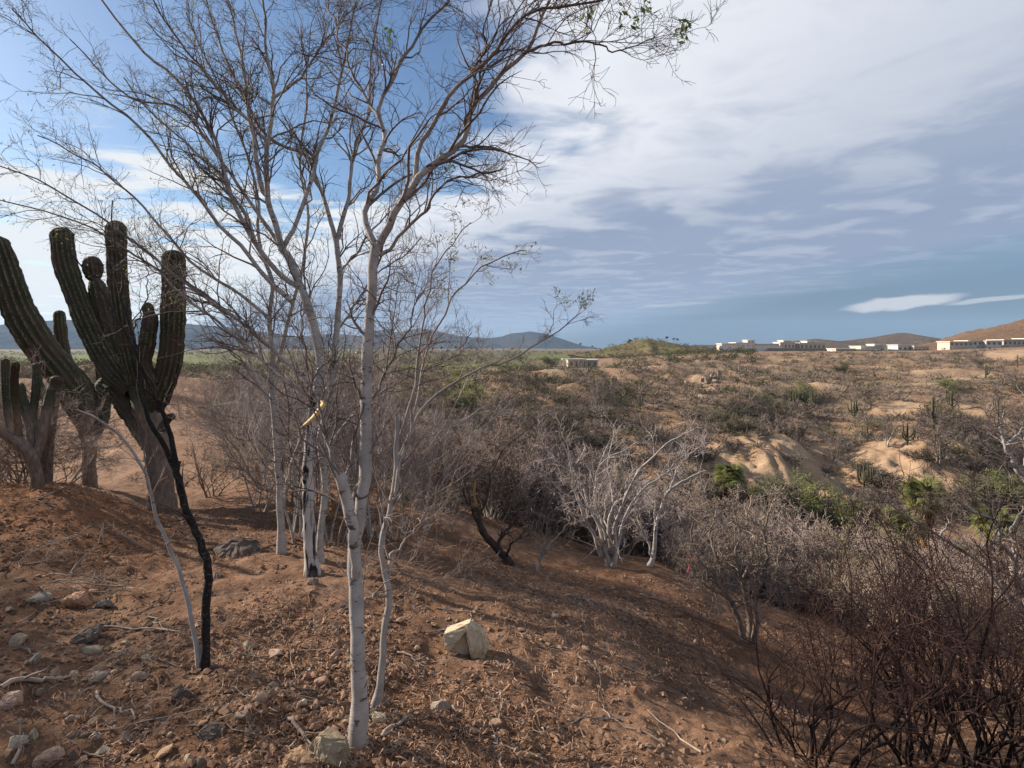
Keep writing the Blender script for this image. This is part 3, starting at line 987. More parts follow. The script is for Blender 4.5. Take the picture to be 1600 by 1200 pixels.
dC = base_d(441, 864)
hero_tree('white_barked_tree', 'leftmost white trunk, thin and upright beside the flat slab of rock', 'tree',
    [([(441, 864), (438, 810), (437, 770), (432, 700), (428, 640), (424, 600), (427, 560), (420, 500), (425, 440), (405, 390)], dC, dC + .3, 7.0, 3.6)],
    [([(428, 640), (405, 600), (388, 555), (375, 520), (330, 470), (270, 430), (200, 400)], dC + .2, dC + .4, 4.2, 1.0),
     ([(424, 600), (440, 540), (455, 480), (470, 420), (480, 340), (470, 250), (480, 150), (470, 40)], dC + .2, dC + .8, 4.2, 1.2),
     ([(405, 392), (380, 330), (340, 270), (300, 230), (240, 180), (190, 120)], dC + .3, dC + .9, 3.6, 1.0),
     ([(407, 395), (400, 300), (370, 200), (330, 110), (290, 20)], dC + .3, dC + .2, 3.4, 1.0),
     ([(424, 500), (360, 450), (290, 400), (220, 320), (150, 260), (60, 210)], dC + .2, dC + .6, 3.4, 1.0)],
    'bark_white', 113, LEV_BIG, leaves=900, leaf_clusters=120, leaf_size=0.009)

dG = base_d(320, 1044)
hero_tree('blackened_tree', 'leaning jet-black burnt trunk that forks in front of the big cactus', 'tree',
    [([(320, 1046), (322, 1000), (321, 950), (325, 895), (313, 850), (298, 815), (286, 780), (277, 740), (275, 722)], dG, dG + .25, 8.0, 6.4)],
    [([(275, 735), (258, 700), (240, 670), (225, 620), (214, 560), (200, 490), (188, 420), (178, 340), (176, 310)], dG + .25, dG + .5, 5.4, .9),
     ([(276, 728), (268, 690), (252, 640), (228, 590), (205, 540), (185, 500), (150, 440), (90, 380)], dG + .25, dG + .1, 5.2, .9),
     ([(205, 520), (225, 470), (230, 440), (228, 405)], dG + .4, dG + .8, 1.6, .7)],
    'bark_black', 127, [(5, (0.2, 0.6), (0.4, 0.9), 6), (4, (0.12, 0.3), (0.4, 1.0), 4), (3, (0.05, 0.14), (0.4, 1.1), 3)])

dH = base_d(311, 1042)
hero_tree('grey_sapling', 'thin grey leaning sapling rising just left of the jet-black trunk', 'tree',
    [([(312, 1044), (305, 1000), (293, 940), (278, 890), (262, 850), (245, 810), (236, 770), (226, 735), (200, 695), (165, 662), (120, 640)], dH - .03, dH + .6, 4.6, 1.8)],
    [([(236, 775), (228, 740), (226, 700), (232, 660)], dH + .3, dH + .3, 1.8, .7), ([(262, 852), (285, 820), (310, 800)], dH + .2, dH + .3, 1.4, .6)],
    'bark_grey', 131, [(4, (0.12, 0.35), (0.4, 0.9), 5), (3, (0.06, 0.18), (0.4, 1.0), 4)])

dI = base_d(793, 880)
bt = hero_tree('broken_tree', 'dark broken stump tree with splintered orange heartwood, right of the white trunks on the slope', 'tree',
    [([(797, 882), (785, 865), (768, 848), (755, 832), (746, 806), (742, 776)], dI, dI + .2, 8.5, 5.5)],
    [([(776, 858), (784, 835), (800, 820), (808, 805), (813, 785)], dI + .05, dI + .1, 4, 1.6),
     ([(790, 872), (800, 850), (812, 840), (822, 825)], dI, dI - .2, 2.6, 1.0),
     ([(752, 828), (738, 800), (725, 770), (728, 740)], dI + .1, dI + .3, 3.4, 1.2),
     ([(746, 810), (760, 780), (768, 740), (790, 700), (840, 660)], dI + .1, dI + .6, 2.2, .8)],
    'bark_stump', 137, [(7, (0.2, 0.55), (0.4, 0.9), 6), (5, (0.1, 0.3), (0.4, 1.0), 4), (3, (0.05, 0.14), (0.4, 1.1), 3)])
mb = MB()
q, r = limb([(744, 792), (741, 772), (743, 755), (741, 745)], dI + .12, dI + .12, 3.6, 1.0, m=9)
tubes(mb, q, r * np.array([1, 1.1, .9, 1.2, .9, 1.1, .8, .7, .3]), 6)
o = mb.build('heartwood', M['wood_orange'], bt)
o['label'] = 'splintered orange heartwood'

dJ = base_d(952, 884)
hero_tree('white_multistem_tree', 'bare many-stemmed white tree at the lip of the ravine, middle of the picture', 'tree',
    [([(950, 887), (948, 870), (940, 850), (933, 840)], dJ, dJ, 5.5, 4), ([(957, 886), (962, 868), (962, 850)], dJ - .1, dJ - .05, 5, 4)],
    [([(940, 868), (927, 835), (913, 807), (898, 767), (893, 730), (880, 690)], dJ, dJ - .3, 4.2, .9),
     ([(945, 860), (935, 820), (920, 790), (905, 750), (870, 720), (845, 690)], dJ, dJ + .5, 3.6, .8),
     ([(950, 860), (940, 815), (930, 775), (934, 735), (950, 715), (977, 703), (1000, 690)], dJ, dJ + .2, 3.4, .8),
     ([(962, 860), (960, 833), (968, 800), (977, 777), (1000, 735), (1030, 705), (1052, 687), (1085, 672)], dJ - .05, dJ - .4, 4.4, .9),
     ([(963, 860), (970, 830), (985, 790), (1010, 760), (1040, 740), (1075, 700)], dJ - .05, dJ + .6, 3.4, .8),
     ([(955, 865), (950, 820), (958, 780), (950, 730), (960, 670)], dJ, dJ + .9, 3.0, .8),
     ([(950, 840), (925, 800), (880, 770), (850, 740)], dJ, dJ - .6, 2.4, .8)],
    'bark_pale', 139, [(11, (0.4, 1.0), (0.3, 0.85), 6), (5, (0.2, 0.5), (0.4, 1.0), 4), (3, (0.08, 0.2), (0.4, 1.1), 3)], rmin=0.0022)

dK = base_d(1016, 884)
hero_tree('white_leaning_tree', 'small pale tree leaning right beside the many-stemmed white tree', 'tree',
    [([(1012, 888), (1020, 872), (1023, 850), (1025, 822), (1034, 790), (1046, 766), (1075, 748), (1102, 735)], dK, dK + .4, 4.6, 1.4)],
    [([(1020, 870), (1010, 840), (1000, 815), (995, 790)], dK, dK - .2, 2.4, .8), ([(1024, 830), (1022, 800), (1012, 780)], dK, dK + .3, 2.0, .8),
     ([(1046, 766), (1060, 730), (1090, 700), (1110, 690)], dK + .2, dK + .5, 2.0, .8)],
    'bark_pale', 149, [(8, (0.3, 0.7), (0.35, 0.9), 6), (5, (0.15, 0.4), (0.4, 1.0), 4), (3, (0.08, 0.2), (0.4, 1.1), 3)], rmin=0.003)

dL = base_d(840, 896)
hero_tree('pale_sapling', 'thin pale twiggy sapling between the broken stump and the many-stemmed white tree', 'tree',
    [([(838, 898), (846, 872), (860, 850), (878, 830), (892, 812)], dL, dL + .1, 3.0, 1.0)],
    [([(842, 880), (850, 850), (856, 815)], dL, dL + .2, 1.8, .7), ([(850, 865), (875, 845), (890, 835)], dL, dL - .2, 1.6, .6), ([(845, 875), (836, 845), (845, 800)], dL, dL + .3, 1.5, .6)],
    'bark_grey', 151, [(7, (0.15, 0.45), (0.35, 0.8), 5), (4, (0.08, 0.25), (0.4, 1.0), 4)], rmin=0.002)

dMm = base_d(1163, 1002)
hero_tree('gnarled_shrub', 'dense grey-tan gnarled shrub with fluted trunk, left of the palms below the ravine lip', 'shrub',
    [([(1163, 1006), (1155, 970), (1140, 935), (1125, 915)], dMm, dMm, 6, 4), ([(1170, 1006), (1172, 970), (1165, 935), (1160, 905)], dMm + .1, dMm + .1, 6, 4), ([(1178, 1004), (1182, 965), (1178, 930), (1190, 905)], dMm, dMm - .05, 6, 4)],
    [([(1125, 918), (1105, 890), (1090, 865), (1080, 830), (1085, 790)], dMm, dMm - .2, 3.6, 1.2),
     ([(1130, 915), (1125, 880), (1110, 840), (1120, 790)], dMm, dMm + .3, 3.4, 1.2),
     ([(1160, 910), (1150, 870), (1155, 830), (1140, 780)], dMm + .1, dMm - .1, 3.4, 1.2),
     ([(1160, 908), (1175, 870), (1165, 825), (1175, 775)], dMm + .1, dMm + .5, 3.4, 1.2),
     ([(1188, 908), (1200, 870), (1195, 830), (1210, 780)], dMm, dMm - .2, 3.6, 1.2),
     ([(1188, 910), (1215, 880), (1235, 850), (1245, 810)], dMm, dMm + .2, 3.6, 1.2),
     ([(1140, 935), (1110, 920), (1085, 900), (1070, 880)], dMm, dMm + .1, 3.0, 1.0),
     ([(1178, 935), (1210, 915), (1240, 895), (1258, 870)], dMm, dMm - .2, 3.0, 1.0)],
    'bark_brown', 157, [(12, (0.25, 0.6), (0.4, 1.1), 7), (6, (0.12, 0.3), (0.4, 1.1), 5), (4, (0.05, 0.14), (0.5, 1.2), 3)], rmin=0.0026, wig=0.34)

# white tree standing off the right edge, reaching into the picture
dO = 6.4
hero_tree('white_barked_tree', 'white tree whose pale crooked limbs reach in from the right edge', 'tree',
    [([(1650, 1085), (1640, 1030), (1615, 980), (1598, 930), (1588, 900), (1584, 874)], dO, dO, 9, 6.0), ([(1690, 1085), (1680, 950), (1650, 830), (1620, 770), (1600, 745)], dO + .4, dO + .3, 10, 7)],
    [([(1584, 876), (1564, 848), (1560, 825), (1550, 812), (1536, 804), (1510, 794), (1490, 780)], dO, dO - .2, 4.4, 1.2),
     ([(1588, 900), (1586, 860), (1580, 830), (1596, 800), (1604, 790)], dO, dO + .2, 3.4, 1.2),
     ([(1600, 960), (1540, 890), (1508, 864), (1480, 846), (1443, 824), (1406, 800), (1382, 781)], dO, dO + .3, 4.6, 1.2),
     ([(1470, 840), (1480, 815), (1475, 795), (1460, 785)], dO + .2, dO + .2, 2.2, .8),
     ([(1601, 746), (1588, 731), (1573, 698), (1564, 668), (1568, 640)], dO + .3, dO + .2, 6.0, 1.4),
     ([(1588, 731), (1560, 712), (1535, 690), (1520, 665)], dO + .3, dO - .1, 3.0, .9),
     ([(1573, 698), (1588, 680), (1604, 660)], dO + .3, dO + .6, 3.0, 1.0),
     ([(1620, 770), (1600, 700), (1610, 640), (1590, 600)], dO + .3, dO + .9, 3.0, 1.0)],
    'bark_white', 163, [(8, (0.25, 0.7), (0.35, 0.95), 6), (5, (0.12, 0.35), (0.4, 1.0), 4), (3, (0.06, 0.16), (0.4, 1.1), 3)], rmin=0.0022, up=0.05)

# peeled strip of pale wood hanging in the scorched tree
mb = MB()
q = resample(np.array([W3(471, 667, dB - .32), W3(486, 655, dB - .35), W3(497, 642, dB - .36), W3(506, 629, dB - .37), W3(496, 631, dB - .33)]), 22)
wd = np.interp(np.linspace(0, 1, 22), [0, .2, .6, .85, 1], [.004, .014, .020, .026, .012])
side = np.array([-0.62, 0.1, 0.75])
L_ = q + side * wd[:, None]
Rr = q - side * wd[:, None]
bk = np.array([0.01, 0.012, 0.0])
V = np.concatenate([L_, Rr, L_ + bk, Rr + bk])
n = 22
qq = []
for i in range(n - 1):
    qq += [(i, i + 1, n + i + 1, n + i), (2 * n + i, 3 * n + i, 3 * n + i + 1, 2 * n + i + 1), (i, 2 * n + i, 2 * n + i + 1, i + 1), (n + i, n + i + 1, 3 * n + i + 1, 3 * n + i)]
mb.add(V, q=qq)
pw = mb.build('peeled_wood_strip', M['wood_pale'], None, loc=tuple(q[0]))
tag(pw, 'curled strip of pale torn wood hanging among the white trunks', 'wood strip')

# pink flagging ribbon on the gnarled shrub
mb = MB()
q = resample(np.array([W3(1083, 866, dMm - .25), W3(1079, 874, dMm - .26), W3(1077, 884, dMm - .26), W3(1074, 894, dMm - .27)]), 14)
side = np.array([0.012, 0.004, 0.003])
tw = np.linspace(0, 2.2, 14)
S_ = np.stack([np.cos(tw) * .012, np.sin(tw) * .012, np.full(14, .003)], 1)
V = np.concatenate([q + S_, q - S_])
mb.add(V, q=[(i, i + 1, 14 + i + 1, 14 + i) for i in range(13)])
rb = mb.build('flagging_ribbon', M['ribbon'], None, loc=tuple(q[0]))
tag(rb, 'short pink plastic ribbon tied to twigs of the gnarled shrub', 'ribbon')

# wooden stakes / cut stump behind the white trunks
for (px, py, top, lab) in [(402, 758, 722, 'short orange-brown cut stump left of the white trunks'), (521, 812, 770, 'orange-brown cut stump seen between the white trunks')]:
    b0 = hit(px, py)
    mb = MB()
    d = b0[1]
    h = (py - top) / F * d
    q = resample(np.array([b0 + (0, 0, -.1), b0 + (.02, 0, h * .5), b0 + (-.03, 0, h)]), 8)
    tubes(mb, q, np.array([.055, .05, .047, .045, .043, .043, .04, .004]), 8)
    o = mb.build('stump', M['wood_orange'], None, loc=tuple(b0))
    tag(o, lab, 'stump')


# ------------------------------------------------------------------ shrubs (shared generator)
def shrub_batches(seed, h, nstem, spread, r0, lev, wig=0.3, rmin=0.0015, up=0.1, base_r=0.08, m0=9):
    rng = np.random.default_rng(seed)
    a = rng.uniform(0, 2 * np.pi, nstem)
    tilt = rng.uniform(0.1, spread, nstem)
    d = np.stack([np.cos(a) * np.sin(tilt), np.sin(a) * np.sin(tilt), np.cos(tilt)], 1)
    P = np.zeros((nstem, m0, 3))
    P[:, 0] = np.stack([np.cos(a) * base_r * rng.random(nstem), np.sin(a) * base_r * rng.random(nstem), np.full(nstem, -0.08)], 1)
    ln = h * rng.uniform(0.6, 1.0, nstem) / (m0 - 1)
    for j in range(1, m0):
        d = nrm(d + rng.normal(size=(nstem, 3)) * wig + np.array([0, 0, up]))
        P[:, j] = P[:, j - 1] + d * ln[:, None]
    s = np.linspace(0, 1, m0)[None]
    R_ = r0 * rng.uniform(.6, 1.1, (nstem, 1)) * (1 - s * 0.8)
    out = [(P, R_)]
    Q, S = P, R_
    for (n, L, ang, m) in lev:
        Q, S = spawn(Q, S, n, 0.15, 1.0, L, ang, wig, up, m, 0.6, rmin, rng, 0.4)
        out.append((Q, S))
    return out


def shrub_obj(name, label, cat, loc, bat, mat, group=None, leaves=0, leaf_mat='leaf', leaf_size=0.015, seed=0, ks=(5, 4, 3, 3)):
    root = empty(name, tuple(loc))
    tag(root, label, cat, group)
    mb = MB()
    for i, (P, R_) in enumerate(bat[:2]):
        tubes(mb, P, R_, ks[i])
    me = mb.mesh('stems', M[mat])
    link('stems', me, root)
    if len(bat) > 2:
        mb = MB()
        for i, (P, R_) in enumerate(bat[2:]):
            tubes(mb, P, R_, 3)
        link('twigs', mb.mesh('twigs', M[mat]), root)['kind'] = 'stuff'
    if leaves:
        rng = np.random.default_rng(seed)
        tips = bat[-1][0][:, 1:].reshape(-1, 3)
        mb = MB()
        diamonds(mb, tips[rng.integers(0, len(tips), leaves)], leaf_size, rng, 0.03)
        lo = link('leaves', mb.mesh('leaves', M[leaf_mat]), root)
        lo['kind'] = 'stuff'
    return root


def copy_tree(root, loc, rz, sc, label=None, group=None):
    r = root.copy()
    COL.objects.link(r)
    r.location = loc
    r.rotation_euler = (0, 0, rz)
    r.scale = (sc, sc, sc)
    if label:
        r['label'] = label
    if group:
        r['group'] = group
    for ch in root.children:
        c = ch.copy()
        COL.objects.link(c)
        c.parent = r
        for g in ch.children:
            d = g.copy()
            COL.objects.link(d)
            d.parent = c
    return r


# slim many-stemmed trees crowding between the white trunks
SLIM, SLIMH = [], []
for k, (px, py, h, nst, mt, lab, sd) in enumerate([
        (462, 845, 3.3, 6, 'bark_pale', 'slim many-stemmed pale tree just left of the scorched trunk', 1201),
        (522, 850, 3.0, 6, 'bark_white', 'slim pale stems crowding right of the scorched trunk', 1203),
        (408, 800, 3.4, 6, 'bark_pale', 'slim grey stems left of the leftmost white trunk', 1207),
        (585, 840, 2.7, 6, 'bark_pale', 'cluster of slim pale stems behind the nearest white trunk', 1213),
        (628, 845, 2.5, 6, 'bark_grey', 'thin grey stems right of the sapling', 1217),
        (668, 830, 2.4, 6, 'bark_pale', 'loose pale twiggy stems right of the sapling towards the broken stump', 1223),
        (495, 790, 3.6, 7, 'bark_grey', 'tall thin grey stems behind the scorched trunk', 1229),
        (370, 745, 3.4, 6, 'bark_grey', 'thin grey stems between the big cactus and the white trunks', 1231),
        (560, 790, 3.3, 7, 'bark_pale', 'tall slim pale stems far behind the nearest white trunk', 1237)]):
    b0 = hit(px, py)
    if k >= 5:
        r_ = copy_tree(SLIM[k - 5], tuple(b0), 2.1 + k, h / SLIMH[k - 5], lab)
        continue
    bat = shrub_batches(sd, h, nst, 0.42, 0.017, [(9, (0.22 * h, 0.42 * h), (0.3, 0.9), 7), (6, (0.1 * h, 0.2 * h), (0.4, 1.0), 4), (4, (0.03 * h, 0.07 * h), (0.4, 1.1), 3)], 0.13, 0.0012, 0.05, 0.12, 12)
    SLIM.append(shrub_obj('slim_tree', lab, 'tree', b0, bat, mt))
    SLIMH.append(h)

# dark reddish thickets, lower right
LEV_TH = [(6, (0.35, 0.85), (0.3, 0.8), 9), (4, (0.15, 0.40), (0.4, 1.0), 6), (2, (0.06, 0.18), (0.4, 1.1), 3)]
for k, (px, d, zoff, h, nst, lab, sd) in enumerate([
        (1285, 3.6, 0, 1.4, 15, 'dark reddish bare thicket at the bottom edge, leftmost of those in the lower right corner', 211),
        (1445, 3.75, 0, 1.8, 15, 'tall dark twiggy thicket at the bottom edge right of the leftmost one', 223),
        (1575, 3.5, 0, 2.0, 15, 'dark thicket filling the bottom right corner of the picture', 227),
        (1500, 5.2, 0, 2.1, 15, 'red-tinged bare bush behind the corner thicket, below the white limbs', 229),
        (1350, 5.6, 0, 1.6, 9, 'open brown bare bush behind the leftmost dark thicket', 233),
        (1610, 5.6, 0, 1.9, 13, 'reddish bare bush at the right edge beneath the white limbs', 239)]):
    x = (px - 800) / F * d
    bat = shrub_batches(sd, h, nst + 3, 0.60, 0.012, LEV_TH, 0.27, 0.0014, 0.09, 0.25, 10)
    shrub_obj('bare_thicket', lab, 'thicket', (x, d, gz(x, d)), bat, 'bark_red')

# ------------------------------------------------------------------ columnar cacti
def ribbed(pts, rad, wood, ribs=13, m=40, depth=0.13, seed=0, cap=True, sub=4):
    """swept ribbed column; pts (n,3), rad (n,), wood (n,) 0..1"""
    rng = np.random.default_rng(seed)
    A = np.concatenate([np.asarray(pts, float), np.asarray(rad, float)[:, None], np.asarray(wood, float)[:, None]], 1)
    B = resample(A, m)
    P, R_, Wd = B[:, :3], B[:, 3].copy(), np.clip(B[:, 4], 0, 1)
    R_ *= 1 + 0.035 * np.sin(np.linspace(0, rng.uniform(14, 22), m) + rng.uniform(0, 6)) + 0.015 * rng.normal(size=m)
    if cap:
        tdir = nrm(P[-1] - P[-3])
        r = R_[-1]
        n = 7
        th = np.linspace(0, np.pi / 2, n + 1)[1:]
        P = np.concatenate([P, P[-1] + tdir * (np.sin(th) * r * 1.05)[:, None]])
        R_ = np.concatenate([R_, np.maximum(np.cos(th), 0.04) * r])
        Wd = np.concatenate([Wd, np.full(n, Wd[-1])])
    mm = len(P)
    T = nrm(np.gradient(P, axis=0))
    U = np.zeros_like(P)
    u = nrm(np.cross(T[0], [0.3, 1, 0.1]))
    for i in range(mm):
        u = nrm(u - (u @ T[i]) * T[i])
        U[i] = u
    V = np.cross(T, U)
    k = ribs * sub
    th = np.arange(k) / k * 2 * np.pi
    th = th + 0.10 * np.sin(2 * th + seed) + 0.06 * np.sin(3 * th + 2.1 * seed)
    prof = 1 - np.abs(np.sin(th * ribs / 2)) ** 1.0           # 1 at rib crest, 0 in the groove
    prof = 1 - prof                                           # crest rounded, groove sharp
    dep = depth * (1 - 0.75 * Wd)[:, None]
    jit = 1 + 0.035 * rng.normal(size=(mm, k)) + Wd[:, None] * 0.05 * rng.normal(size=(mm, k))
    rr = R_[:, None] * (1 - dep + 2 * dep * prof[None]) * jit
    ring = P[:, None] + rr[..., None] * (np.cos(th)[None, :, None] * U[:, None] + np.sin(th)[None, :, None] * V[:, None])
    idx = np.arange(mm * k).reshape(mm, k)
    a = idx[:-1]
    b = np.roll(a, -1, axis=1)
    c = idx[1:]
    d = np.roll(c, -1, axis=1)
    q = np.stack([a, b, d, c], -1).reshape(-1, 4)
    at_ = np.floor(Wd[:, None] * 50) + 0.98 * prof[None]
    return ring.reshape(-1, 3), q, at_.ravel()


def cactus(name, label, base, arms, seed):
    """arms: (part name, [(px,py,half width px, wood)...], d0, d1)"""
    root = empty(name, tuple(base))
    tag(root, label, 'cactus')
    for i, (pn, pts, d0, d1) in enumerate(arms):
        n = len(pts)
        ds = np.linspace(d0, d1, n)
        P = np.array([W3(p[0], p[1], d) for p, d in zip(pts, ds)])
        if pn == 'trunk':
            P[0, 2] -= 0.25
        R_ = np.array([p[2] * .81 * d / F for p, d in zip(pts, ds)])
        Wd = np.array([p[3] for p in pts])
        mb = MB()
        v, q, a = ribbed(P, R_, Wd, ribs=14 if pts[-1][2] > 14 else 10, seed=seed * 31 + i)
        mb.add(v, q=q, a=a)
        mb.build(pn, M['cactus'], root)
    return root


dD = base_d(256, 802)
cactus('cardon_cactus', 'largest candelabra cactus with many upright ribbed arms, right of the other cacti', hit(256, 802), [
    ('trunk', [(258, 815, 25, 1), (253, 770, 22, 1), (247, 720, 21, 1), (242, 680, 22, .9), (232, 640, 23, .6), (220, 605, 19, .2), (208, 575, 14, 0)], dD, dD),
    ('arm', [(212, 600, 15, 0), (196, 530, 15, 0), (187, 470, 15, 0), (183, 420, 15.5, 0), (181, 358, 15.5, 0)], dD - .05, dD - .2),
    ('arm', [(205, 612, 12, 0), (172, 575, 18, 0), (145, 525, 18, 0), (122, 470, 17.5, 0), (103, 415, 17.5, 0), (97, 370, 17.5, 0)], dD, dD + .2),
    ('arm', [(196, 585, 10, 0), (174, 530, 14, 0), (160, 485, 15, 0), (153, 452, 14, 0), (148, 436, 8, 0)], dD + .2, dD + .35),
    ('arm', [(148, 440, 7, 0), (146, 430, 13, 0), (145, 418, 16, 0), (144, 412, 14.5, 0)], dD + .35, dD + .35),
    ('arm', [(230, 650, 17, .2), (250, 612, 19, 0), (265, 565, 19, 0), (270, 500, 19, 0), (271, 440, 18.5, 0), (271, 406, 18, 0)], dD, dD - .25),
    ('arm', [(243, 600, 10, 0), (226, 570, 12, 0), (231, 530, 13, 0), (235, 498, 12, 0)], dD - .2, dD - .3),
    ('arm', [(235, 502, 6, 0), (233, 491, 9, 0), (231, 480, 9, 0)], dD - .3, dD - .3),
    ('arm', [(238, 695, 18, .8), (218, 660, 20, .4), (192, 622, 19, 0), (166, 602, 16, 0)], dD, dD + .25),
    ('arm', [(252, 672, 8, .5), (262, 655, 7, .2), (268, 651, 6.5, .2)], dD - .25, dD - .3)], 3)
dE = base_d(140, 760)
cactus('cardon_cactus', 'cactus with slim bare trunk and one huge arm sweeping up to the left edge', hit(140, 760), [
    ('trunk', [(141, 770, 13, 1), (139, 735, 11.5, 1), (140, 700, 11.5, 1), (138, 670, 17, .7), (130, 640, 25, .3), (115, 605, 27, .1)], dE, dE),
    ('arm', [(125, 625, 24, .2), (95, 580, 25, 0), (62, 540, 25, 0), (32, 490, 24, 0), (12, 435, 22, 0), (-4, 385, 19, 0)], dE, dE - .5),
    ('arm', [(145, 680, 11, .6), (160, 650, 11, .1), (163, 610, 11, 0), (158, 560, 10, 0)], dE, dE + .3),
    ('arm', [(108, 580, 9, 0), (98, 540, 9, 0), (94, 510, 9.5, 0), (93, 492, 8.5, 0)], dE + .4, dE + .5)], 5)
dF = base_d(62, 760)
cactus('cardon_cactus', 'old forked cactus with woody trunks at the left edge', hit(62, 760), [
    ('trunk', [(60, 772, 12, 1), (57, 745, 10, 1), (48, 715, 10, 1), (30, 692, 10, .9), (2, 674, 9, .8), (-28, 650, 9, .5), (-45, 610, 8, 0)], dF, dF - .3),
    ('arm', [(52, 722, 8, 1), (62, 695, 7.5, 1), (70, 660, 8, .8), (76, 632, 8.5, .4), (79, 612, 7, 0)], dF, dF + .3),
    ('arm', [(45, 712, 7, 1), (48, 680, 7, .9), (44, 650, 8, .5), (34, 622, 8, .1), (31, 604, 7, 0)], dF, dF + .4),
    ('arm', [(20, 684, 6.5, .9), (14, 655, 7, .6), (10, 610, 7, .1), (8, 565, 6, 0)], dF, dF + .2),
    ('arm', [(62, 690, 5.5, .9), (52, 655, 6, .6), (56, 610, 6.5, .1), (57, 572, 6, 0)], dF + .1, dF + .5),
    ('arm', [(30, 690, 6, .9), (26, 650, 6, .6), (22, 600, 6.5, .1), (24, 570, 6, 0)], dF - .1, dF - .5)], 7)
dF2 = dF + 1.2
cactus('cardon_cactus', 'grey woody cactus trunk standing just behind the old forked one', hit(72, 752), [
    ('trunk', [(68, 758, 12, 1), (73, 710, 10.5, 1), (78, 660, 10, 1), (84, 625, 10, .8), (88, 596, 10, .2)], dF2, dF2),
    ('arm', [(82, 640, 7, .8), (64, 612, 7.5, .4), (58, 592, 7, 0)], dF2, dF2 + .2)], 9)
for k, (px, py, sd) in enumerate([(8, 770, 305), (48, 775, 307), (95, 770, 309)]):
    b0 = W3(px, 765, 8.9)
    bat = shrub_batches(sd, 1.9, 8, 0.9, 0.012, [(8, (0.4, 1.0), (0.4, 1.0), 7), (6, (0.2, 0.5), (0.4, 1.0), 4), (4, (0.08, 0.2), (0.4, 1.1), 3)], 0.3, 0.0022, 0.06, 0.2)
    shrub_obj('dry_shrub', ['dry twiggy shrub at the very left edge behind the dirt bank', 'dry grey shrub tangled before the old forked cactus', 'dry shrub between the old forked cactus and the slim-trunked one'][k], 'shrub', (b0[0], b0[1], gz(b0[0], b0[1])), bat, ['bark_grey', 'bark_brown', 'bark_grey'][k])

# tangle of dry twigs in front of the left-edge cacti
bat = shrub_batches(301, 1.7, 9, 0.9, 0.014, [(8, (0.4, 1.0), (0.4, 1.0), 7), (5, (0.2, 0.5), (0.4, 1.0), 4), (3, (0.08, 0.2), (0.4, 1.1), 3)], 0.3, 0.002, 0.06, 0.2)
x, y = W3(25, 760, 8.6)[:2]
shrub_obj('dry_shrub', 'tangled dry grey shrub in front of the left-edge cactus', 'shrub', (x, y, gz(x, y)), bat, 'bark_grey')
BSH = []
for k, (px, py, h, lab, sd) in enumerate([
        (330, 775, 1.6, 'small dark bare shrub standing right of the largest cactus trunk', 311),
        (285, 655, 2.6, 'thin bare bush in the cleared field right of the big cactus', 313),
        (350, 700, 2.0, 'brown bare bush at the edge of the cleared field', 317),
        (415, 735, 1.7, 'brown twiggy bush left of the scorched trunk', 331),
        (550, 770, 1.8, 'brown bare bush behind the nearest white trunk', 337),
        (640, 775, 1.9, 'purplish bare bush right of the nearest white trunk, at the slope edge', 347),
        (690, 800, 1.6, 'low bare bush left of the broken stump', 349),
        (380, 655, 2.6, 'tall bare bush where the cleared field meets the scrub', 353),
        (205, 640, 2.2, 'bare bush seen between the cactus trunks', 359),
        (1085, 905, 1.1, 'low twiggy bush left of the gnarled shrub', 361),
        (455, 790, 2.4, 'tall twiggy bush close behind the scorched trunk', 367), (530, 800, 2.6, 'tall twiggy bush filling the gap between scorched and nearest trunks', 373),
        (590, 760, 3.0, 'tall brown bush rising behind the sapling', 379), (660, 745, 3.0, 'tall purplish bush at the ravine head right of the sapling', 383),
        (720, 790, 2.4, 'twiggy bush just behind the broken stump', 389), (490, 720, 3.2, 'tall bare bush between leftmost white trunk and scorched trunk', 397),
        (395, 700, 2.6, 'twiggy bush left of the leftmost white trunk', 421), (320, 640, 2.6, 'far bare bush at the back of the cleared field', 431),
        (770, 800, 2.2, 'bare bush behind the broken stump on its right', 433), (620, 700, 3.2, 'tall bare bush deep behind the sapling', 439), (260, 620, 2.4, 'bare bush at the back of the field behind the big cactus', 443)]):
    b0 = hit(px, py)
    if k >= 10:
        r_, h0_ = BSH[(k - 10) % 10]
        copy_tree(r_, tuple(b0), 1.3 + k * .7, h / h0_, lab)
        continue
    bat = shrub_batches(sd, h, 7, 0.75, 0.016, [(8, (0.3 * h, 0.5 * h), (0.35, 0.95), 6), (5, (0.12 * h, 0.28 * h), (0.4, 1.0), 4), (2, (0.05 * h, 0.12 * h), (0.4, 1.1), 3)], 0.28, 0.0017, 0.08, 0.12)
    BSH.append((shrub_obj('bare_shrub', lab, 'shrub', b0, bat, ['bark_brown', 'bark_grey', 'twig_ravine'][k % 3]), h))

# unseen trees added outside the left edge to dapple the near ground with shade
for k, (x, y, h, sd) in enumerate([(-6.6, 4.4, 2.8, 401), (-9.6, 5.6, 3.8, 403), (-7.8, 3.0, 3.2, 407), (-5.4, 2.4, 2.2, 409), (-12.0, 6.2, 4.4, 419), (-8.4, 5.4, 2.6, 421), (-12.5, 8.4, 4.4, 431)]):
    bat = shrub_batches(sd, h, 7, 0.55, 0.045, [(10, (0.3 * h, 0.5 * h), (0.35, 0.95), 7), (5, (0.12 * h, 0.28 * h), (0.4, 1.0), 4), (2, (0.05 * h, 0.12 * h), (0.4, 1.1), 3)], 0.16, 0.003, 0.1, 0.12)
    shrub_obj('bare_tree', 'unseen grey tree added beyond the left edge to shade the near ground', 'tree', (x, y, gz(x, y)), bat, 'bark_grey', group='added shade trees left of the view', leaves=1500, leaf_size=0.034, seed=sd)


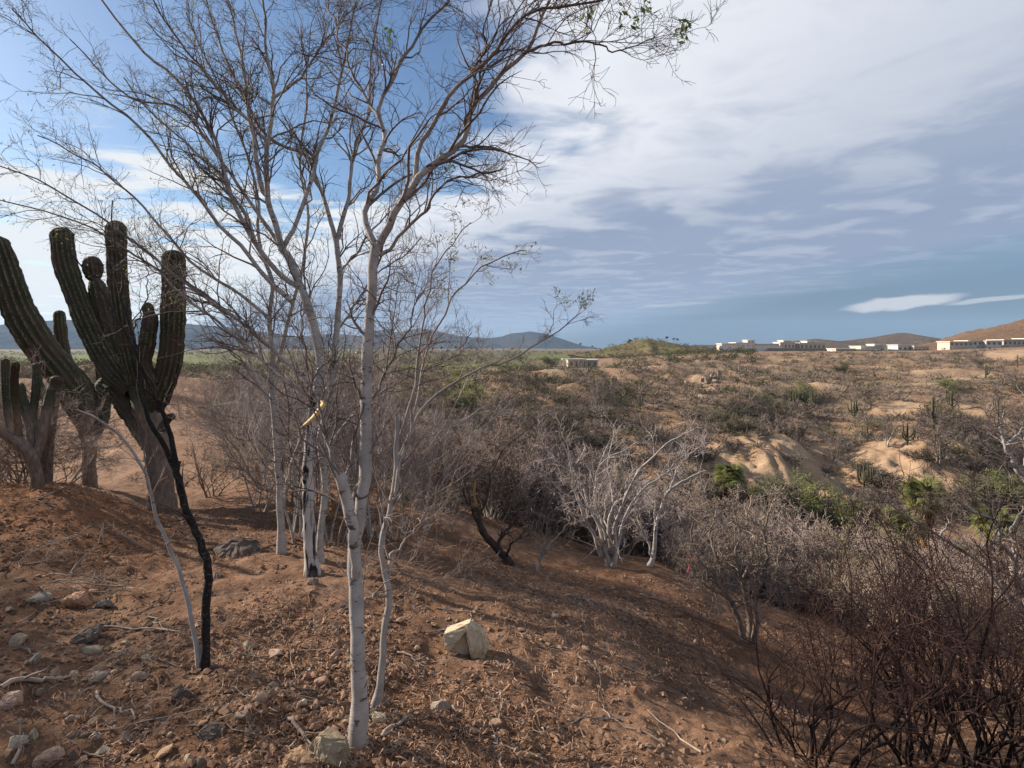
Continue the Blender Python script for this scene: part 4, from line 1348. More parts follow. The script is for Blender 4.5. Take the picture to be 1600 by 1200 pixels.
# ------------------------------------------------------------------ stones
def hull_mesh(name, pts, mat, sub=0, jit=0.0, seed=0, bevel=0.0):
    bm = bmesh.new()
    for p in pts:
        bm.verts.new(p)
    r = bmesh.ops.convex_hull(bm, input=bm.verts)
    dead = [v for v in bm.verts if not v.link_faces]
    bmesh.ops.delete(bm, geom=dead, context='VERTS')
    if bevel:
        bmesh.ops.bevel(bm, geom=list(bm.edges), offset=bevel, segments=1, affect='EDGES', profile=0.5)
    if sub:
        bmesh.ops.subdivide_edges(bm, edges=list(bm.edges), cuts=sub, use_grid_fill=True)
    bmesh.ops.triangulate(bm, faces=list(bm.faces))
    if jit:
        rg = np.random.default_rng(seed)
        for v in bm.verts:
            v.co += Vector(rg.normal(size=3) * jit)
    bmesh.ops.recalc_face_normals(bm, faces=list(bm.faces))
    me = bpy.data.meshes.new(name)
    bm.to_mesh(me)
    bm.free()
    me.polygons.foreach_set('use_smooth', np.zeros(len(me.polygons), bool))
    me.materials.append(mat)
    return me


def rand_stone(seed, n=16, ax=(1, .8, .6)):
    rg = np.random.default_rng(seed)
    p = nrm(rg.normal(size=(n, 3))) * np.array(ax) * rg.uniform(.82, 1.08, (n, 1))
    return p


STONES = []
# hero stones: px, py (foot), width px, aspect z, material, label
s0 = hit(728, 1018)
w_ = 70 * s0[1] / F
hh_ = 52 * s0[1] / F
sc3 = np.array([w_, w_ * .9, hh_])
body = np.array([(-.42, -.02, .55), (-.40, .35, .5), (.1, .05, .9), (.15, .35, .85), (-.40, -.06, .0), (.44, .0, .0), (.44, .35, .2), (.46, .0, .3), (-.3, .35, -.1), (.3, .35, -.1), (-.1, -.12, -.1), (.2, -.14, -.1)]) * sc3
slab_r = np.array([(.02, -.16, .96), (.12, .1, 1.0), (.02, -.2, .62), (.14, -.34, .10), (.42, -.24, .0), (.52, -.06, .28), (.50, .12, .34), (.36, -.1, .72), (.34, .15, .76), (.18, -.3, -.1), (.40, .2, -.05)]) * sc3
slab_l = np.array([(-.50, -.12, .66), (-.44, .2, .70), (-.46, -.18, .36), (-.38, -.22, .14), (-.16, -.22, .52), (.03, -.16, .80), (.10, -.12, 1.0), (.12, .2, .98), (-.34, .1, .3)]) * sc3
meshes = [hull_mesh('boulder', h_, M['stone_cream'], 3, w_ * .006, 5 + i_, w_ * .02) for i_, h_ in enumerate((body, slab_r, slab_l))]
bm = bmesh.new()
for m_ in meshes:
    bm.from_mesh(m_)
me = bpy.data.meshes.new('boulder')
bm.to_mesh(me)
bm.free()
me.polygons.foreach_set('use_smooth', np.zeros(len(me.polygons), bool))
me.materials.append(M['stone_cream'])
for m_ in meshes:
    bpy.data.meshes.remove(m_)
o = link('boulder', me, None, (s0[0], s0[1], s0[2] - .02))
tag(o, 'pale cream tent-shaped boulder alone on the slope right of the white trunk', 'rock')
HERO = [(512, 1195, 80, .95, 'stone_lichen', 'big rough lichen-covered boulder at the left foot of the nearest white trunk', 1),
        (590, 1128, 28, .9, 'stone_cream', 'pale angular stone touching the right foot of the nearest white trunk', 2),
        (598, 1103, 28, 1.3, 'stone_lichen', 'upright olive-tan rock leaning behind the sapling foot', 3),
        (687, 1112, 36, .7, 'stone_grey', 'grey flat-topped stone right of the nearest white trunk', 4),
        (776, 1138, 26, .8, 'stone_tan', 'brown rounded stone in the shade low on the slope', 5),
        (112, 950, 56, .62, 'stone_orange', 'bright orange stone on the rubble at the left', 6),
        (54, 943, 44, .45, 'stone_grey', 'flat grey-green stone left of the bright orange one', 7),
        (158, 950, 30, .6, 'stone_grey', 'grey stone just right of the bright orange one', 8),
        (132, 1003, 66, .5, 'stone_dark', 'large dark brown stone below the bright orange one', 9),
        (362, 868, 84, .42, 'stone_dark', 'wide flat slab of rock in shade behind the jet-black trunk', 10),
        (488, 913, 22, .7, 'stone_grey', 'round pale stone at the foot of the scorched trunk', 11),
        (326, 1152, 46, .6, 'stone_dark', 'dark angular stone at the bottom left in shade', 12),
        (12, 1105, 44, .7, 'stone_tan', 'tan stone cut by the left edge', 13),
        (70, 1198, 60, .6, 'stone_tan', 'yellowish stone at the bottom left corner', 14),
        (470, 1205, 90, .3, 'stone_tan', 'long flat stone at the bottom edge below the lichen boulder', 15),
        (150, 1065, 40, .5, 'stone_grey', 'grey flat stone amid rubble below the dark brown one', 16),
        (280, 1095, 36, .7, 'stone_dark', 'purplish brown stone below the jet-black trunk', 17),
        (215, 1062, 30, .6, 'stone_tan', 'squat tan stone left of the jet-black trunk foot', 18),
        (405, 1098, 30, .8, 'stone_tan', 'brown upright stone between black trunk and lichen boulder', 19),
        (470, 1105, 20, .9, 'stone_cream', 'small pale stone above the lichen boulder', 20),
        (500, 1070, 26, .8, 'stone_tan', 'tan rounded stone left of the nearest white trunk', 21),
        (868, 966, 13, 1.0, 'stone_cream', 'small bright stone high on the slope right of the cream boulder', 22),
        (990, 1080, 14, 1.0, 'stone_orange', 'small yellow-orange stone low on the litter slope', 23),
        (50, 1035, 22, 1.2, 'stone_grey', 'whitish knobbly stone near the left edge', 24),
        (270, 650, 10, 1, 'stone_dark', '', 0)]
placed = []
for (px, py, w, asp, mat, lab, sd) in HERO:
    if not lab:
        continue
    b0 = hit(px, py)
    wd = w * b0[1] / F
    pts = rand_stone(500 + sd, 18, (.5, .42, .5 * asp)) * wd
    me = hull_mesh('stone', pts, M[mat], 2, wd * .011, sd, wd * .045)
    o = link('stone' if w < 60 else 'boulder', me, None, (b0[0], b0[1] + wd * .2, b0[2] + wd * asp * .13))
    tag(o, lab, 'rock')
    placed.append((b0[0], b0[1], wd))

SM = []
for k in range(14):
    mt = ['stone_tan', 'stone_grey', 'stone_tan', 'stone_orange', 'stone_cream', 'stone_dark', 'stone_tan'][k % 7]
    rg = np.random.default_rng(700 + k)
    SM.append(hull_mesh('stone', rand_stone(800 + k, 13, (.5, rg.uniform(.3, .48), rg.uniform(.18, .36))), M[mt], 0, 0, k, 0.03))
NAMEC = {'stone_tan': 'tan', 'stone_grey': 'grey', 'stone_orange': 'orange', 'stone_cream': 'cream', 'stone_dark': 'dark brown'}
rg = np.random.default_rng(77)
cnt = 0
ZONES = [(0, 540, 930, 1200, 150, 'on the rubble in the lower left'), (0, 330, 770, 930, 42, 'on the dirt bank below the cacti'), (330, 560, 770, 930, 30, 'around the feet of the white trunks'),
         (600, 1150, 900, 1200, 55, 'on the litter slope right of the nearest white trunk')]
for (x0, x1, y0, y1, nn, where) in ZONES:
    for k in range(nn):
        px, py = rg.uniform(x0, x1), y0 + (y1 - y0) * rg.random()
        if where.startswith('on the litter') and py < 880 + (px - 700) * .25:
            continue
        b0 = hit(px, py)
        if b0[1] > 12 or fbm(b0[0] * .8, b0[1] * .8, 3, 61) < -.12:
            continue
        w = float(np.clip(rg.lognormal(math.log(.050), .5), .03, .19)) * (0.7 if 'litter' in where else 1)
        me = SM[rg.integers(0, len(SM))]
        o = link('stone', me, None, (b0[0], b0[1], b0[2] + w * .05))
        o.scale = (w, w, w)
        o.rotation_euler = (rg.normal() * .35, rg.normal() * .35, rg.uniform(0, 6.28))
        c = NAMEC[me.materials[0].name]
        sz = 'small' if w < .05 else ('large' if w > .10 else 'fist-sized')
        spot = where
        if 'lower left' in where:
            spot = where.replace('in the lower left', 'near the left edge' if px < 150 else ('left of the jet-black trunk foot' if px < 310 else ('right of the jet-black trunk foot' if px < 430 else 'close to the lichen boulder')))
            spot += ', back row' if py < 1040 else (', front row' if py > 1130 else '')
        tag(o, f'{sz} {c} stone {spot}', 'stone', f'{sz} {c} stones {spot}')
        cnt += 1

# gravel: uncountable small stones
def gravel():
    rg = np.random.default_rng(91)
    ico = np.array([(1, 0, 0), (-1, 0, 0), (0, 1, 0), (0, -1, 0), (0, 0, 1), (0, 0, -1), (.6, .6, .55), (-.6, -.6, .55)], float)
    tri = np.array([(6, 2, 4), (6, 4, 0), (6, 0, 2), (2, 1, 4), (7, 4, 1), (7, 1, 3), (7, 3, 4), (3, 0, 4), (2, 0, 5), (1, 2, 5), (3, 1, 5), (0, 3, 5)])
    n = 46000
    a = rg.uniform(-0.82, 0.66, n)
    r = 2.1 + 7.6 * rg.random(n) ** 1.25
    x, y = np.sin(a) * r, np.cos(a) * r
    den = sstep(-0.35, 0.25, fbm(x * 1.1, y * 1.1, 3, 51)) * np.where(x / y > -0.2, 0.32, 1.0)
    keep = rg.random(n) < den
    x, y = x[keep], y[keep]
    n = len(x)
    z = ground(x, y)
    s = np.clip(rg.lognormal(math.log(.0095), .58, n), .004, .030)
    V = ico[None] * rg.uniform(.65, 1.25, (n, 8, 1)) * (s[:, None, None] * np.stack([rg.uniform(.8, 1.5, n), rg.uniform(.7, 1.2, n), rg.uniform(.4, .8, n)], 1)[:, None, :])
    th = rg.uniform(0, 6.28, n)
    c, sn = np.cos(th)[:, None], np.sin(th)[:, None]
    X = V[..., 0] * c - V[..., 1] * sn + x[:, None]
    Y = V[..., 0] * sn + V[..., 1] * c + y[:, None]
    Z = V[..., 2] + z[:, None] + s[:, None] * .25
    mb = MB()
    t = (tri[None] + (np.arange(n) * 8)[:, None, None]).reshape(-1, 3)
    mb.add(np.stack([X, Y, Z], -1).reshape(-1, 3), t=t)
    o = mb.build('gravel', M['gravel'], None, flat=True)
    tag(o, 'loose brown gravel scattered over the near ground', 'gravel', kind='stuff')


gravel()


def litter():
    """dry leaves, grass and twig bits lying on the slope"""
    rg = np.random.default_rng(93)
    n = 85000
    a = rg.uniform(-0.80, 0.72, n)
    r = 2.1 + 9.5 * rg.random(n) ** 1.15
    x, y = np.sin(a) * r, np.cos(a) * r
    den = sstep(-0.3, 0.2, fbm(x * 0.9, y * 0.9, 4, 57)) * np.where(x / y < -0.3, 0.8, 1.0)
    k = rg.random(n) < den
    x, y = x[k], y[k]
    n = len(x)
    ln = rg.uniform(.015, .075, n) * np.where(rg.random(n) < .12, 2.2, 1)
    th = rg.uniform(0, 6.28, n)
    cv = rg.normal(size=n) * .5
    m = 4
    P = np.zeros((n, m, 3))
    cx, cy = x.copy(), y.copy()
    for j in range(m):
        P[:, j, 0], P[:, j, 1] = cx, cy
        cx = cx + np.cos(th) * ln / (m - 1)
        cy = cy + np.sin(th) * ln / (m - 1)
        th = th + cv
    z = ground(P[:, :, 0], P[:, :, 1])
    lift = rg.random((n, 1)) ** 3 * .05 + .004
    P[:, :, 2] = z + lift * np.array([.2, .8, 1.0, .7])[None]
    R_ = rg.uniform(.0008, .0024, (n, 1)) * np.array([.8, 1, .9, .4])[None]
    mb = MB()
    T = nrm(np.gradient(P, axis=1))
    sd = nrm(np.cross(T, nrm(rg.normal(size=(n, 1, 3)) + np.array([0, 0, .8])))) * R_[..., None] * rg.uniform(1.0, 2.6, (n, 1, 1))
    V = np.stack([P - sd, P + sd], 2).reshape(-1, 3)
    i0 = (np.arange(n) * m * 2)[:, None] + np.arange(m - 1)[None] * 2
    mb.add(V, q=np.stack([i0, i0 + 1, i0 + 3, i0 + 2], -1).reshape(-1, 4))
    o = mb.build('dry_litter', M['litter'], None)
    tag(o, 'dry grass stems, leaves and twig bits littering the soil', 'litter', kind='stuff')


litter()

# fallen sticks and dead branches
rg = np.random.default_rng(97)
STK = [(150, 1085, 210, 1120, .010, 'dead stick lying on rubble below the dark brown stone'), (478, 985, 505, 952, .008, 'pale stick standing askew between black and white trunks'),
       (595, 1155, 650, 1112, .013, 'curved pale branch lying right of the nearest white trunk'), (0, 1075, 110, 1062, .016, 'thick dark dead branch lying at the left edge'),
       (450, 1125, 495, 1175, .012, 'broken pale branch left of the lichen boulder'), (235, 960, 256, 985, .007, 'short white stick left of the leaning grey sapling'),
       (20, 1195, 48, 1160, .009, 'grey stick at the bottom left corner'), (60, 800, 160, 760, .010, 'long stick lying up the dirt bank below the cacti'),
       (880, 930, 925, 945, .011, 'dark stick lying on the slope below the many-stemmed tree'), (1000, 930, 1045, 945, .010, 'grey log on the slope below the many-stemmed tree'),
       (150, 985, 300, 990, .008, 'long thin stick above the dark brown stone'), (620, 1020, 660, 1042, .008, 'short stick left of the cream boulder')]
for i, (a0, b0_, a1, b1, r0, lab) in enumerate(STK):
    p0, p1 = hit(a0, b0_), hit(a1, b1)
    ts = np.linspace(0, 1, 9)[:, None]
    q = p0 * (1 - ts) + p1 * ts
    L_ = np.linalg.norm(p1 - p0)
    q[:, :2] += rg.normal(size=(9, 2)) * L_ * .03
    q[:, 2] = ground(q[:, 0], q[:, 1]) + r0 * .8
    q[1:8, 2] += .012
    rr = r0 * np.linspace(1, .45, 9)
    mb = MB()
    tubes(mb, q, rr, 6)
    Q, S = spawn(q[None], rr[None], 4, .3, 1, (.08, .22), (.4, .9), .2, .0, 5, .6, .0018, rg)
    tubes(mb, Q, S, 4)
    o = mb.build('fallen_stick', M['stick'], None, loc=tuple(p0))
    tag(o, lab, 'stick')
for (x0, x1, y0, y1, nn, where) in [(0, 540, 880, 1190, 26, 'on the rubble in the lower left'), (600, 1120, 900, 1190, 26, 'on the litter slope'), (0, 230, 830, 930, 34, 'in the brush heap below the dirt bank')]:
    for k in range(nn):
        p0 = hit(rg.uniform(x0, x1), rg.uniform(y0, y1))
        th = rg.uniform(0, 6.28)
        L_ = rg.uniform(.15, .6)
        ts = np.linspace(0, 1, 7)
        q = np.stack([p0[0] + np.cos(th) * ts * L_, p0[1] + np.sin(th) * ts * L_, ts * 0], 1)
        q[:, :2] += np.cumsum(rg.normal(size=(7, 2)), 0) * L_ * .03
        heap = 'heap' in where
        q[:, 2] = ground(q[:, 0], q[:, 1]) + .006 + (np.abs(rg.normal()) * .10 * (ts + .3) if heap else rg.random() * .03 * ts)
        rr = rg.uniform(.003, .008) * np.linspace(1, .4, 7)
        mb = MB()
        tubes(mb, q, rr, 4)
        Q, S = spawn(q[None], rr[None], 4, .2, 1, (.06, .22), (.4, .9), .2, .0, 4, .6, .0014, rg)
        tubes(mb, Q, S, 3)
        o = mb.build('fallen_stick', M['stick'], None, loc=tuple(p0))
        tag(o, f'thin dry stick lying {where}', 'stick', f'sticks {where}')

# ------------------------------------------------------------------ ravine scrub (shared shapes, one object each)
RAV = []
for k in range(7):
    h = 1.0
    bat = shrub_batches(900 + k, 1.0, 9, [.6, .9, .75][k % 3], .016, [(7, (.3, .55), (.35, .95), 5), (6, (.14, .32), (.4, 1.05, 46), 4), (4, (.06, .16), (.4, 1.1), 3)], .24, .0030, .10, .12, 6)
    mb1 = MB()
    for P, R_ in bat[:2]:
        tubes(mb1, P, R_, 4)
    mb2 = MB()
    for P, R_ in bat[2:]:
        tubes(mb2, P, R_, 3)
    mt = ['twig_ravine', 'bark_brown', 'twig_ravine', 'bark_grey', 'twig_ravine', 'bark_brown', 'bark_grey'][k]
    lf = None
    if k in (3, 5):
        mb3 = MB()
        rg = np.random.default_rng(950 + k)
        tips = bat[-1][0][:, 1:].reshape(-1, 3)
        diamonds(mb3, tips[rg.integers(0, len(tips), 700)], .016, rg, .03)
        lf = mb3.mesh('leaves', M['leaf'])
    RAV.append((mb1.mesh('stems', M[mt]), mb2.mesh('twigs', M[mt]), lf))


RAVCOL = ['lilac-grey', 'brown', 'lilac-grey', 'sparsely leaved grey', 'lilac-grey', 'sparsely leaved brown', 'pale grey']


def rav_shrub(loc, sc, k, rz, label, group):
    root = empty('bare_shrub', tuple(loc))
    root.scale = (sc, sc, sc * 1.05)
    label = ('low ' if sc < 1.55 else ('tall ' if sc > 2.1 else 'middling ')) + RAVCOL[k] + ' ' + label
    group = ('low ' if sc < 1.55 else ('tall ' if sc > 2.1 else 'middling ')) + RAVCOL[k] + ' ' + group
    root.rotation_euler = (0, 0, rz)
    tag(root, label, 'shrub', group)
    link('stems', RAV[k][0], root)
    link('twigs', RAV[k][1], root)
    if RAV[k][2]:
        lo = link('leaves', RAV[k][2], root)
        lo['kind'] = 'stuff'


rg = np.random.default_rng(501)
cand = []
tries = 0
while len(cand) < 250 and tries < 9000:
    tries += 1
    d = 9.5 * (50 / 9.5) ** (rg.random() ** .8)
    px = rg.uniform(560, 1720)
    x = (px - 800) / F * d
    # not on the near slope: only beyond its edge
    edge = np.interp(px, [560, 700, 850, 960, 1100, 1250, 1400, 1720], [11.5, 11.5, 11.0, 11.5, 9.5, 8.5, 7.5, 7.0])
    if d < edge:
        continue
    if 1040 < px < 1600 and d > 43:
        continue
    if d > 20 and (1365 < px < 1485 or 1105 < px < 1170 or 1515 < px < 1585):
        continue
    if any((x - c[0]) ** 2 + (d - c[1]) ** 2 < (.55 + .025 * d) ** 2 for c in cand):
        continue
    cand.append((x, d, px))
for (x, d, px) in cand:
    sc = rg.uniform(1.3, 2.5) * (1.0 if d > 13 else .75)
    k = int(rg.integers(0, 7))
    if px < 850:
        lab, grp = ('shrub just over the edge behind the white trunks' if d < 20 else 'shrub far across the ravine head behind the white trunks'), 'shrubs at the ravine head ' + ('near' if d < 20 else 'far')
    elif px < 1200:
        lab, grp = ('shrub just behind the many-stemmed white tree' if d < 20 else 'shrub deep in the ravine beyond the many-stemmed tree'), 'shrubs behind the many-stemmed tree ' + ('near' if d < 20 else 'far')
    else:
        lab, grp = ('shrub on the near bank beyond the dark thickets' if d < 18 else ('shrub on the ravine floor left of the bright palm' if px < 1400 else 'shrub on the ravine floor by or right of the bright palm')), 'shrubs on the near bank' if d < 18 else ('shrubs left of the palms' if px < 1400 else 'shrubs right of the palms')
    rav_shrub((x, d, gz(x, d)), sc, k, rg.uniform(0, 6.28), lab, grp)


for k in range(24):
    px = rg.uniform(-60, 470)
    d = rg.uniform(17, 52)
    x = (px - 800) / F * d
    sc = rg.uniform(.8, 1.9)
    rav_shrub((x, d, gz(x, d)), sc, int(rg.integers(0, 7)), rg.uniform(0, 6.28), 'shrub scattered over the cleared field behind the cacti' if d < 38 else 'shrub along the far edge of the cleared field', 'shrubs in the cleared field' if d < 38 else 'shrubs edging the cleared field')


# ------------------------------------------------------------------ hillside scrub
def far_bush(seed, nst=9, n1=7, n2=5, leafy=0):
    bat = shrub_batches(seed, 1.0, nst, 1.15, .022, [(n1, (.3, .6), (.4, 1.1), 3), (n2, (.14, .34), (.4, 1.2), 3)], .22, .009, .04, .25, 4)
    mb = MB()
    for P, R_ in bat:
        tubes(mb, P, R_, 3)
    tips = bat[-1][0][:, 1:].reshape(-1, 3)
    return mb, tips


FB = []
for k in range(8):
    mb, tips = far_bush(1000 + k)
    rg2 = np.random.default_rng(1100 + k)
    if k in (2, 6):
        diamonds(mb, tips[rg2.integers(0, len(tips), 260)], .03, rg2, .04)
        FB.append(mb.mesh('scrub', M['twig_olive']))
    else:
        FB.append(mb.mesh('scrub', M['twig_far']))
GB = []
GL = []
for k in range(3):
    mb, tips = far_bush(1200 + k, 8, 6, 4)
    mb2 = MB()
    rg2 = np.random.default_rng(1300 + k)
    diamonds(mb2, tips[rg2.integers(0, len(tips), 3500)], .020, rg2, .07)
    GB.append(mb2.mesh('foliage', M['leaf_far']))
    gl = GB[-1].copy()
    gl.materials.clear()
    gl.materials.append(M['leaf'])
    GL.append(gl)

rg = np.random.default_rng(601)
n = 45000
d = 46 * (230 / 46) ** rg.random(n)
px = rg.uniform(-120, 1720, n)
x = (px - 800) / F * d
ok = np.ones(n, bool)
u = px
ok &= ~((px < 430) & (d < 58))
ok &= ~((px < 1000) & (px > 850) & (d > 185) & (d < 225))
sm = sand_mask(x, d)
gm = green_mask(x, d)
ok &= rg.random(n) > np.clip(sm * 1.7, 0, .985)
ok &= gm < .35
ok &= rg.random(n) < np.where(d > 120, .35, 1.0)
x, d, px = x[ok], d[ok], px[ok]
# thin out by spacing
cell = {}
sel = []
for i in range(len(x)):
    s = 0.85 + d[i] * .005
    key = (int(x[i] // s), int(d[i] // s))
    if key in cell:
        continue
    cell[key] = 1
    sel.append(i)
sel = np.array(sel)
x, d, px = x[sel], d[sel], px[sel]
z = ground(x, d)
py = HZ - z / d * F
size = rg.uniform(.55, 1.8, len(x)) * np.where(rg.random(len(x)) < .12, 1.4, 1) * np.where(d > 110, 1.15, 1)
seen = (px > 560) & (px < 1620) & (d < 130)
order = np.argsort(-(size / d) * seen)
ind = set(order[:300].tolist())
STUFF_B, STUFF_L = MB(), MB()


def cheap_bush(seed, nt, leafy):
    rgc = np.random.default_rng(seed)
    dirn = nrm(np.stack([rgc.normal(size=nt), rgc.normal(size=nt), np.abs(rgc.normal(size=nt)) * .75 + .12], 1))
    rad0 = rgc.uniform(.0, .55, (nt, 1))
    a = dirn * rad0
    b = dirn * (rad0 + rgc.uniform(.25, .55, (nt, 1))) + rgc.normal(size=(nt, 3)) * .12
    w = nrm(np.cross(b - a, rgc.normal(size=(nt, 3)))) * rgc.uniform(.018, .038, (nt, 1))
    V = np.stack([a - w, a + w, b], 1).reshape(-1, 3)
    return V, np.arange(nt * 3).reshape(-1, 3)


CH = [cheap_bush(1400 + k, 50, 0) for k in range(6)]
TU = [cheap_bush(1450 + k, 26, 0) for k in range(5)]


def leaf_blob(seed, nt):
    rgc = np.random.default_rng(seed)
    mb = MB()
    c = nrm(rgc.normal(size=(9, 3))) * np.array([.45, .45, .25]) + np.array([0, 0, .45])
    p = c[rgc.integers(0, 9, nt)] + nrm(rgc.normal(size=(nt, 3))) * .28 * rgc.random((nt, 1)) ** .4
    diamonds(mb, p, .09, rgc, .02, 1.1)
    return np.concatenate(mb.v), np.concatenate(mb.q)


CL = [leaf_blob(1500 + k, 40) for k in range(5)]
nstuff = 0
for i in range(len(x)):
    if i in ind:
        k = int(rg.integers(0, 8))
        o = link('scrub_bush', FB[k], None, (x[i], d[i], z[i] - .05))
        s = size[i]
        o.scale = (s * 1.15, s * 1.15, s * rg.uniform(.75, 1.05))
        o.rotation_euler = (0, 0, rg.uniform(0, 6.28))
        if px[i] < 900:
            where = ('below the golf course' if px[i] < 740 else 'below the flat-roofed house') + (', low on the far slope' if py[i] > 650 else ', high on the far slope')
            lab, grp = 'low grey-brown scrub bush ' + where, 'scrub ' + where
        elif py[i] > 690:
            where = 'left of the left sandy bank' if px[i] < 1125 else ('on the left sandy bank' if px[i] < 1325 else ('in the dark gully between sandy banks' if px[i] < 1390 else ('on the right sandy bank' if px[i] < 1500 else 'right of the right sandy bank')))
            where += ', at its foot' if py[i] > 745 else ', at its top'
            lab, grp = 'low grey-brown scrub bush ' + where, 'scrub ' + where
        elif px[i] < 1250:
            where = ('left of and below the rock outcrop' if px[i] < 1100 else 'right of and below the rock outcrop') + (', lower slope' if py[i] > 650 else ', upper slope')
            lab, grp = 'low grey-brown scrub bush ' + where, 'scrub ' + where
        else:
            where = ('among the cacti of the far slope' if px[i] < 1430 else 'right of the tall thin cactus on the far slope') + (', lower part' if py[i] > 650 else ', upper part')
            lab, grp = 'low grey-brown scrub bush ' + where, 'scrub ' + where
        adj = ('olive ' if k in (2, 6) else '') + ('tiny ' if s < .95 else ('broad ' if s > 1.6 else ''))
        tag(o, (adj + lab).replace('low grey-brown scrub', 'scrub').replace('tiny low', 'tiny').replace('broad low', 'broad'), 'bush', (adj + grp).strip())
        continue
    th = rg.uniform(0, 6.28)
    c, s_ = math.cos(th), math.sin(th)
    s = size[i]
    green = (rg.random() < np.interp(px[i], [300, 600, 900, 1100], [.75, .6, .3, .12])) and d[i] > 70
    V, t = CL[int(rg.integers(0, 5))] if green else CH[int(rg.integers(0, 6))]
    Vx = np.stack([(V[:, 0] * c - V[:, 1] * s_) * s * 1.15 + x[i], (V[:, 0] * s_ + V[:, 1] * c) * s * 1.15 + d[i], V[:, 2] * s * .95 + z[i] - .05], 1)
    if green:
        STUFF_L.add(Vx, q=t)
    else:
        STUFF_B.add(Vx, t=t)
    nstuff += 1
# tufts on bare ground: the sandy banks and the cleared field
tuft = []
for (n_t, plo, phi, dlo, dhi) in [(1500, 1000, 1720, 46, 150), (700, -100, 480, 12, 50), (500, 650, 1000, 60, 120)]:
    for k in range(n_t):
        dd = dlo * (dhi / dlo) ** rg.random()
        xx = (rg.uniform(plo, phi) - 800) / F * dd
        if dd < 50 and fbm(np.array([xx * .3]), np.array([dd * .3]), 3, 71)[0] < -.05:
            continue
        s = rg.uniform(.12, .45) * (1 if dd > 50 else .8)
        tuft.append((xx, dd, s, int(rg.integers(0, 5))))
tz = ground(np.array([t_[0] for t_ in tuft]), np.array([t_[1] for t_ in tuft]))
for (xx, dd, s, k), zz in zip(tuft, tz):
    V, t = TU[k]
    STUFF_B.add(V * s + np.array([xx, dd, zz - .02]), t=t)
# the flank of the right-hand hill and the low green hill carry scrub as well
X, Y, Z = HG
for k in range(320):
    i, j = rg.integers(2, X.shape[0] // 2 + 2), rg.integers(3, X.shape[1] - 3)
    V, t = CL[int(rg.integers(0, 5))]
    s = rg.uniform(1.0, 2.8)
    STUFF_L.add(V * s + np.array([X[i, j] + rg.normal() * 2, Y[i, j] + rg.normal() * 2, Z[i, j]]), q=t)
for (X, Y, Z), n_h, lo_, hi_ in ((HS, 1800, .7, 2.0), (HD, 800, 1.5, 4.5)):
    for k in range(n_h):
        i, j = rg.integers(2, X.shape[0] // 2 + 3), rg.integers(3, X.shape[1] - 3)
        V, t = CL[int(rg.integers(0, 5))]
        s = rg.uniform(lo_, hi_)
        STUFF_B.add(V[:96] * np.array([1.4, 1.4, 1.0]) * s + np.array([X[i, j], Y[i, j], Z[i, j] - .25 * s]), q=t[:24])
# belt of garden trees along the golf course
for k in range(2400):
    dd = 170 * (900 / 180) ** rg.random()
    pxx = rg.uniform(-100, 1180)
    xx = (pxx - 800) / F * dd
    if green_mask(np.array([xx]), np.array([dd]))[0] > .3 or (840 < pxx < 960 and dd < 330):
        continue
    V, t = CL[int(rg.integers(0, 5))]
    s = rg.uniform(1.4, 4.4) * (1 if dd > 240 else .8)
    STUFF_L.add(V * s + np.array([xx, dd, gz(xx, dd) - .1]), q=t)
for k in range(70):
    pxx, dd = rg.uniform(1100, 1640), rg.uniform(325, 350)
    xx = (pxx - 800) / F * dd
    V, t = CL[int(rg.integers(0, 5))]
    s = rg.uniform(.9, 2.4)
    STUFF_L.add(V * s + np.array([xx, dd, gz(xx, dd) - .1]), q=t)
o = STUFF_B.build('far_scrub', M['twig_far2'])
tag(o, 'mass of leafless brown scrub covering the far slopes', 'scrub', kind='stuff')
o = STUFF_L.build('far_greenery', M['leaf_far'])
tag(o, 'green shrubs and trees spread over the plain and low hill', 'greenery', kind='stuff')

# ------------------------------------------------------------------ green bushes and larger trees in the distance
for (px, py, s, lab) in [(1270, 800, 3.2, 'bright green bush on the ravine floor between the palms'), (1215, 800, 2.4, 'green bush left of the brighter one on the ravine floor'), (1320, 815, 2.4, 'olive-green bush right of the bright green one in the ravine'),
                         (1060, 790, 2.2, 'dull green bush in the ravine left of the dark palm'), (1255, 627, 3.0, 'olive-green tree among cacti in the middle of the far slope'), (1318, 582, 2.4, 'yellow-green bush near the crest below the white villas'),
                         (1485, 610, 2.2, 'greenish tree on the upper right of the far slope'), (1000, 552, 5.0, 'dark round tree on the low green hill'), (860, 572, 4.2, 'clipped green hedge bush left of the flat-roofed house'),
                         (735, 640, 3.4, 'yellow-green bush at the head of the ravine behind the sapling'), (715, 610, 3.0, 'green bush on the near edge of the golf course'), (1570, 790, 2.8, 'pale olive bush at the right edge above the palms')]:
    b0 = hit(px, py, dmin=20)
    root = empty('green_bush', tuple(b0))
    tag(root, lab, 'bush')
    k = rg.integers(0, 3)
    root.scale = (s * 1.2, s * 1.2, s)
    link('foliage', GL[k] if py > 590 else GB[k], root)
    link('stems', FB[k], root)


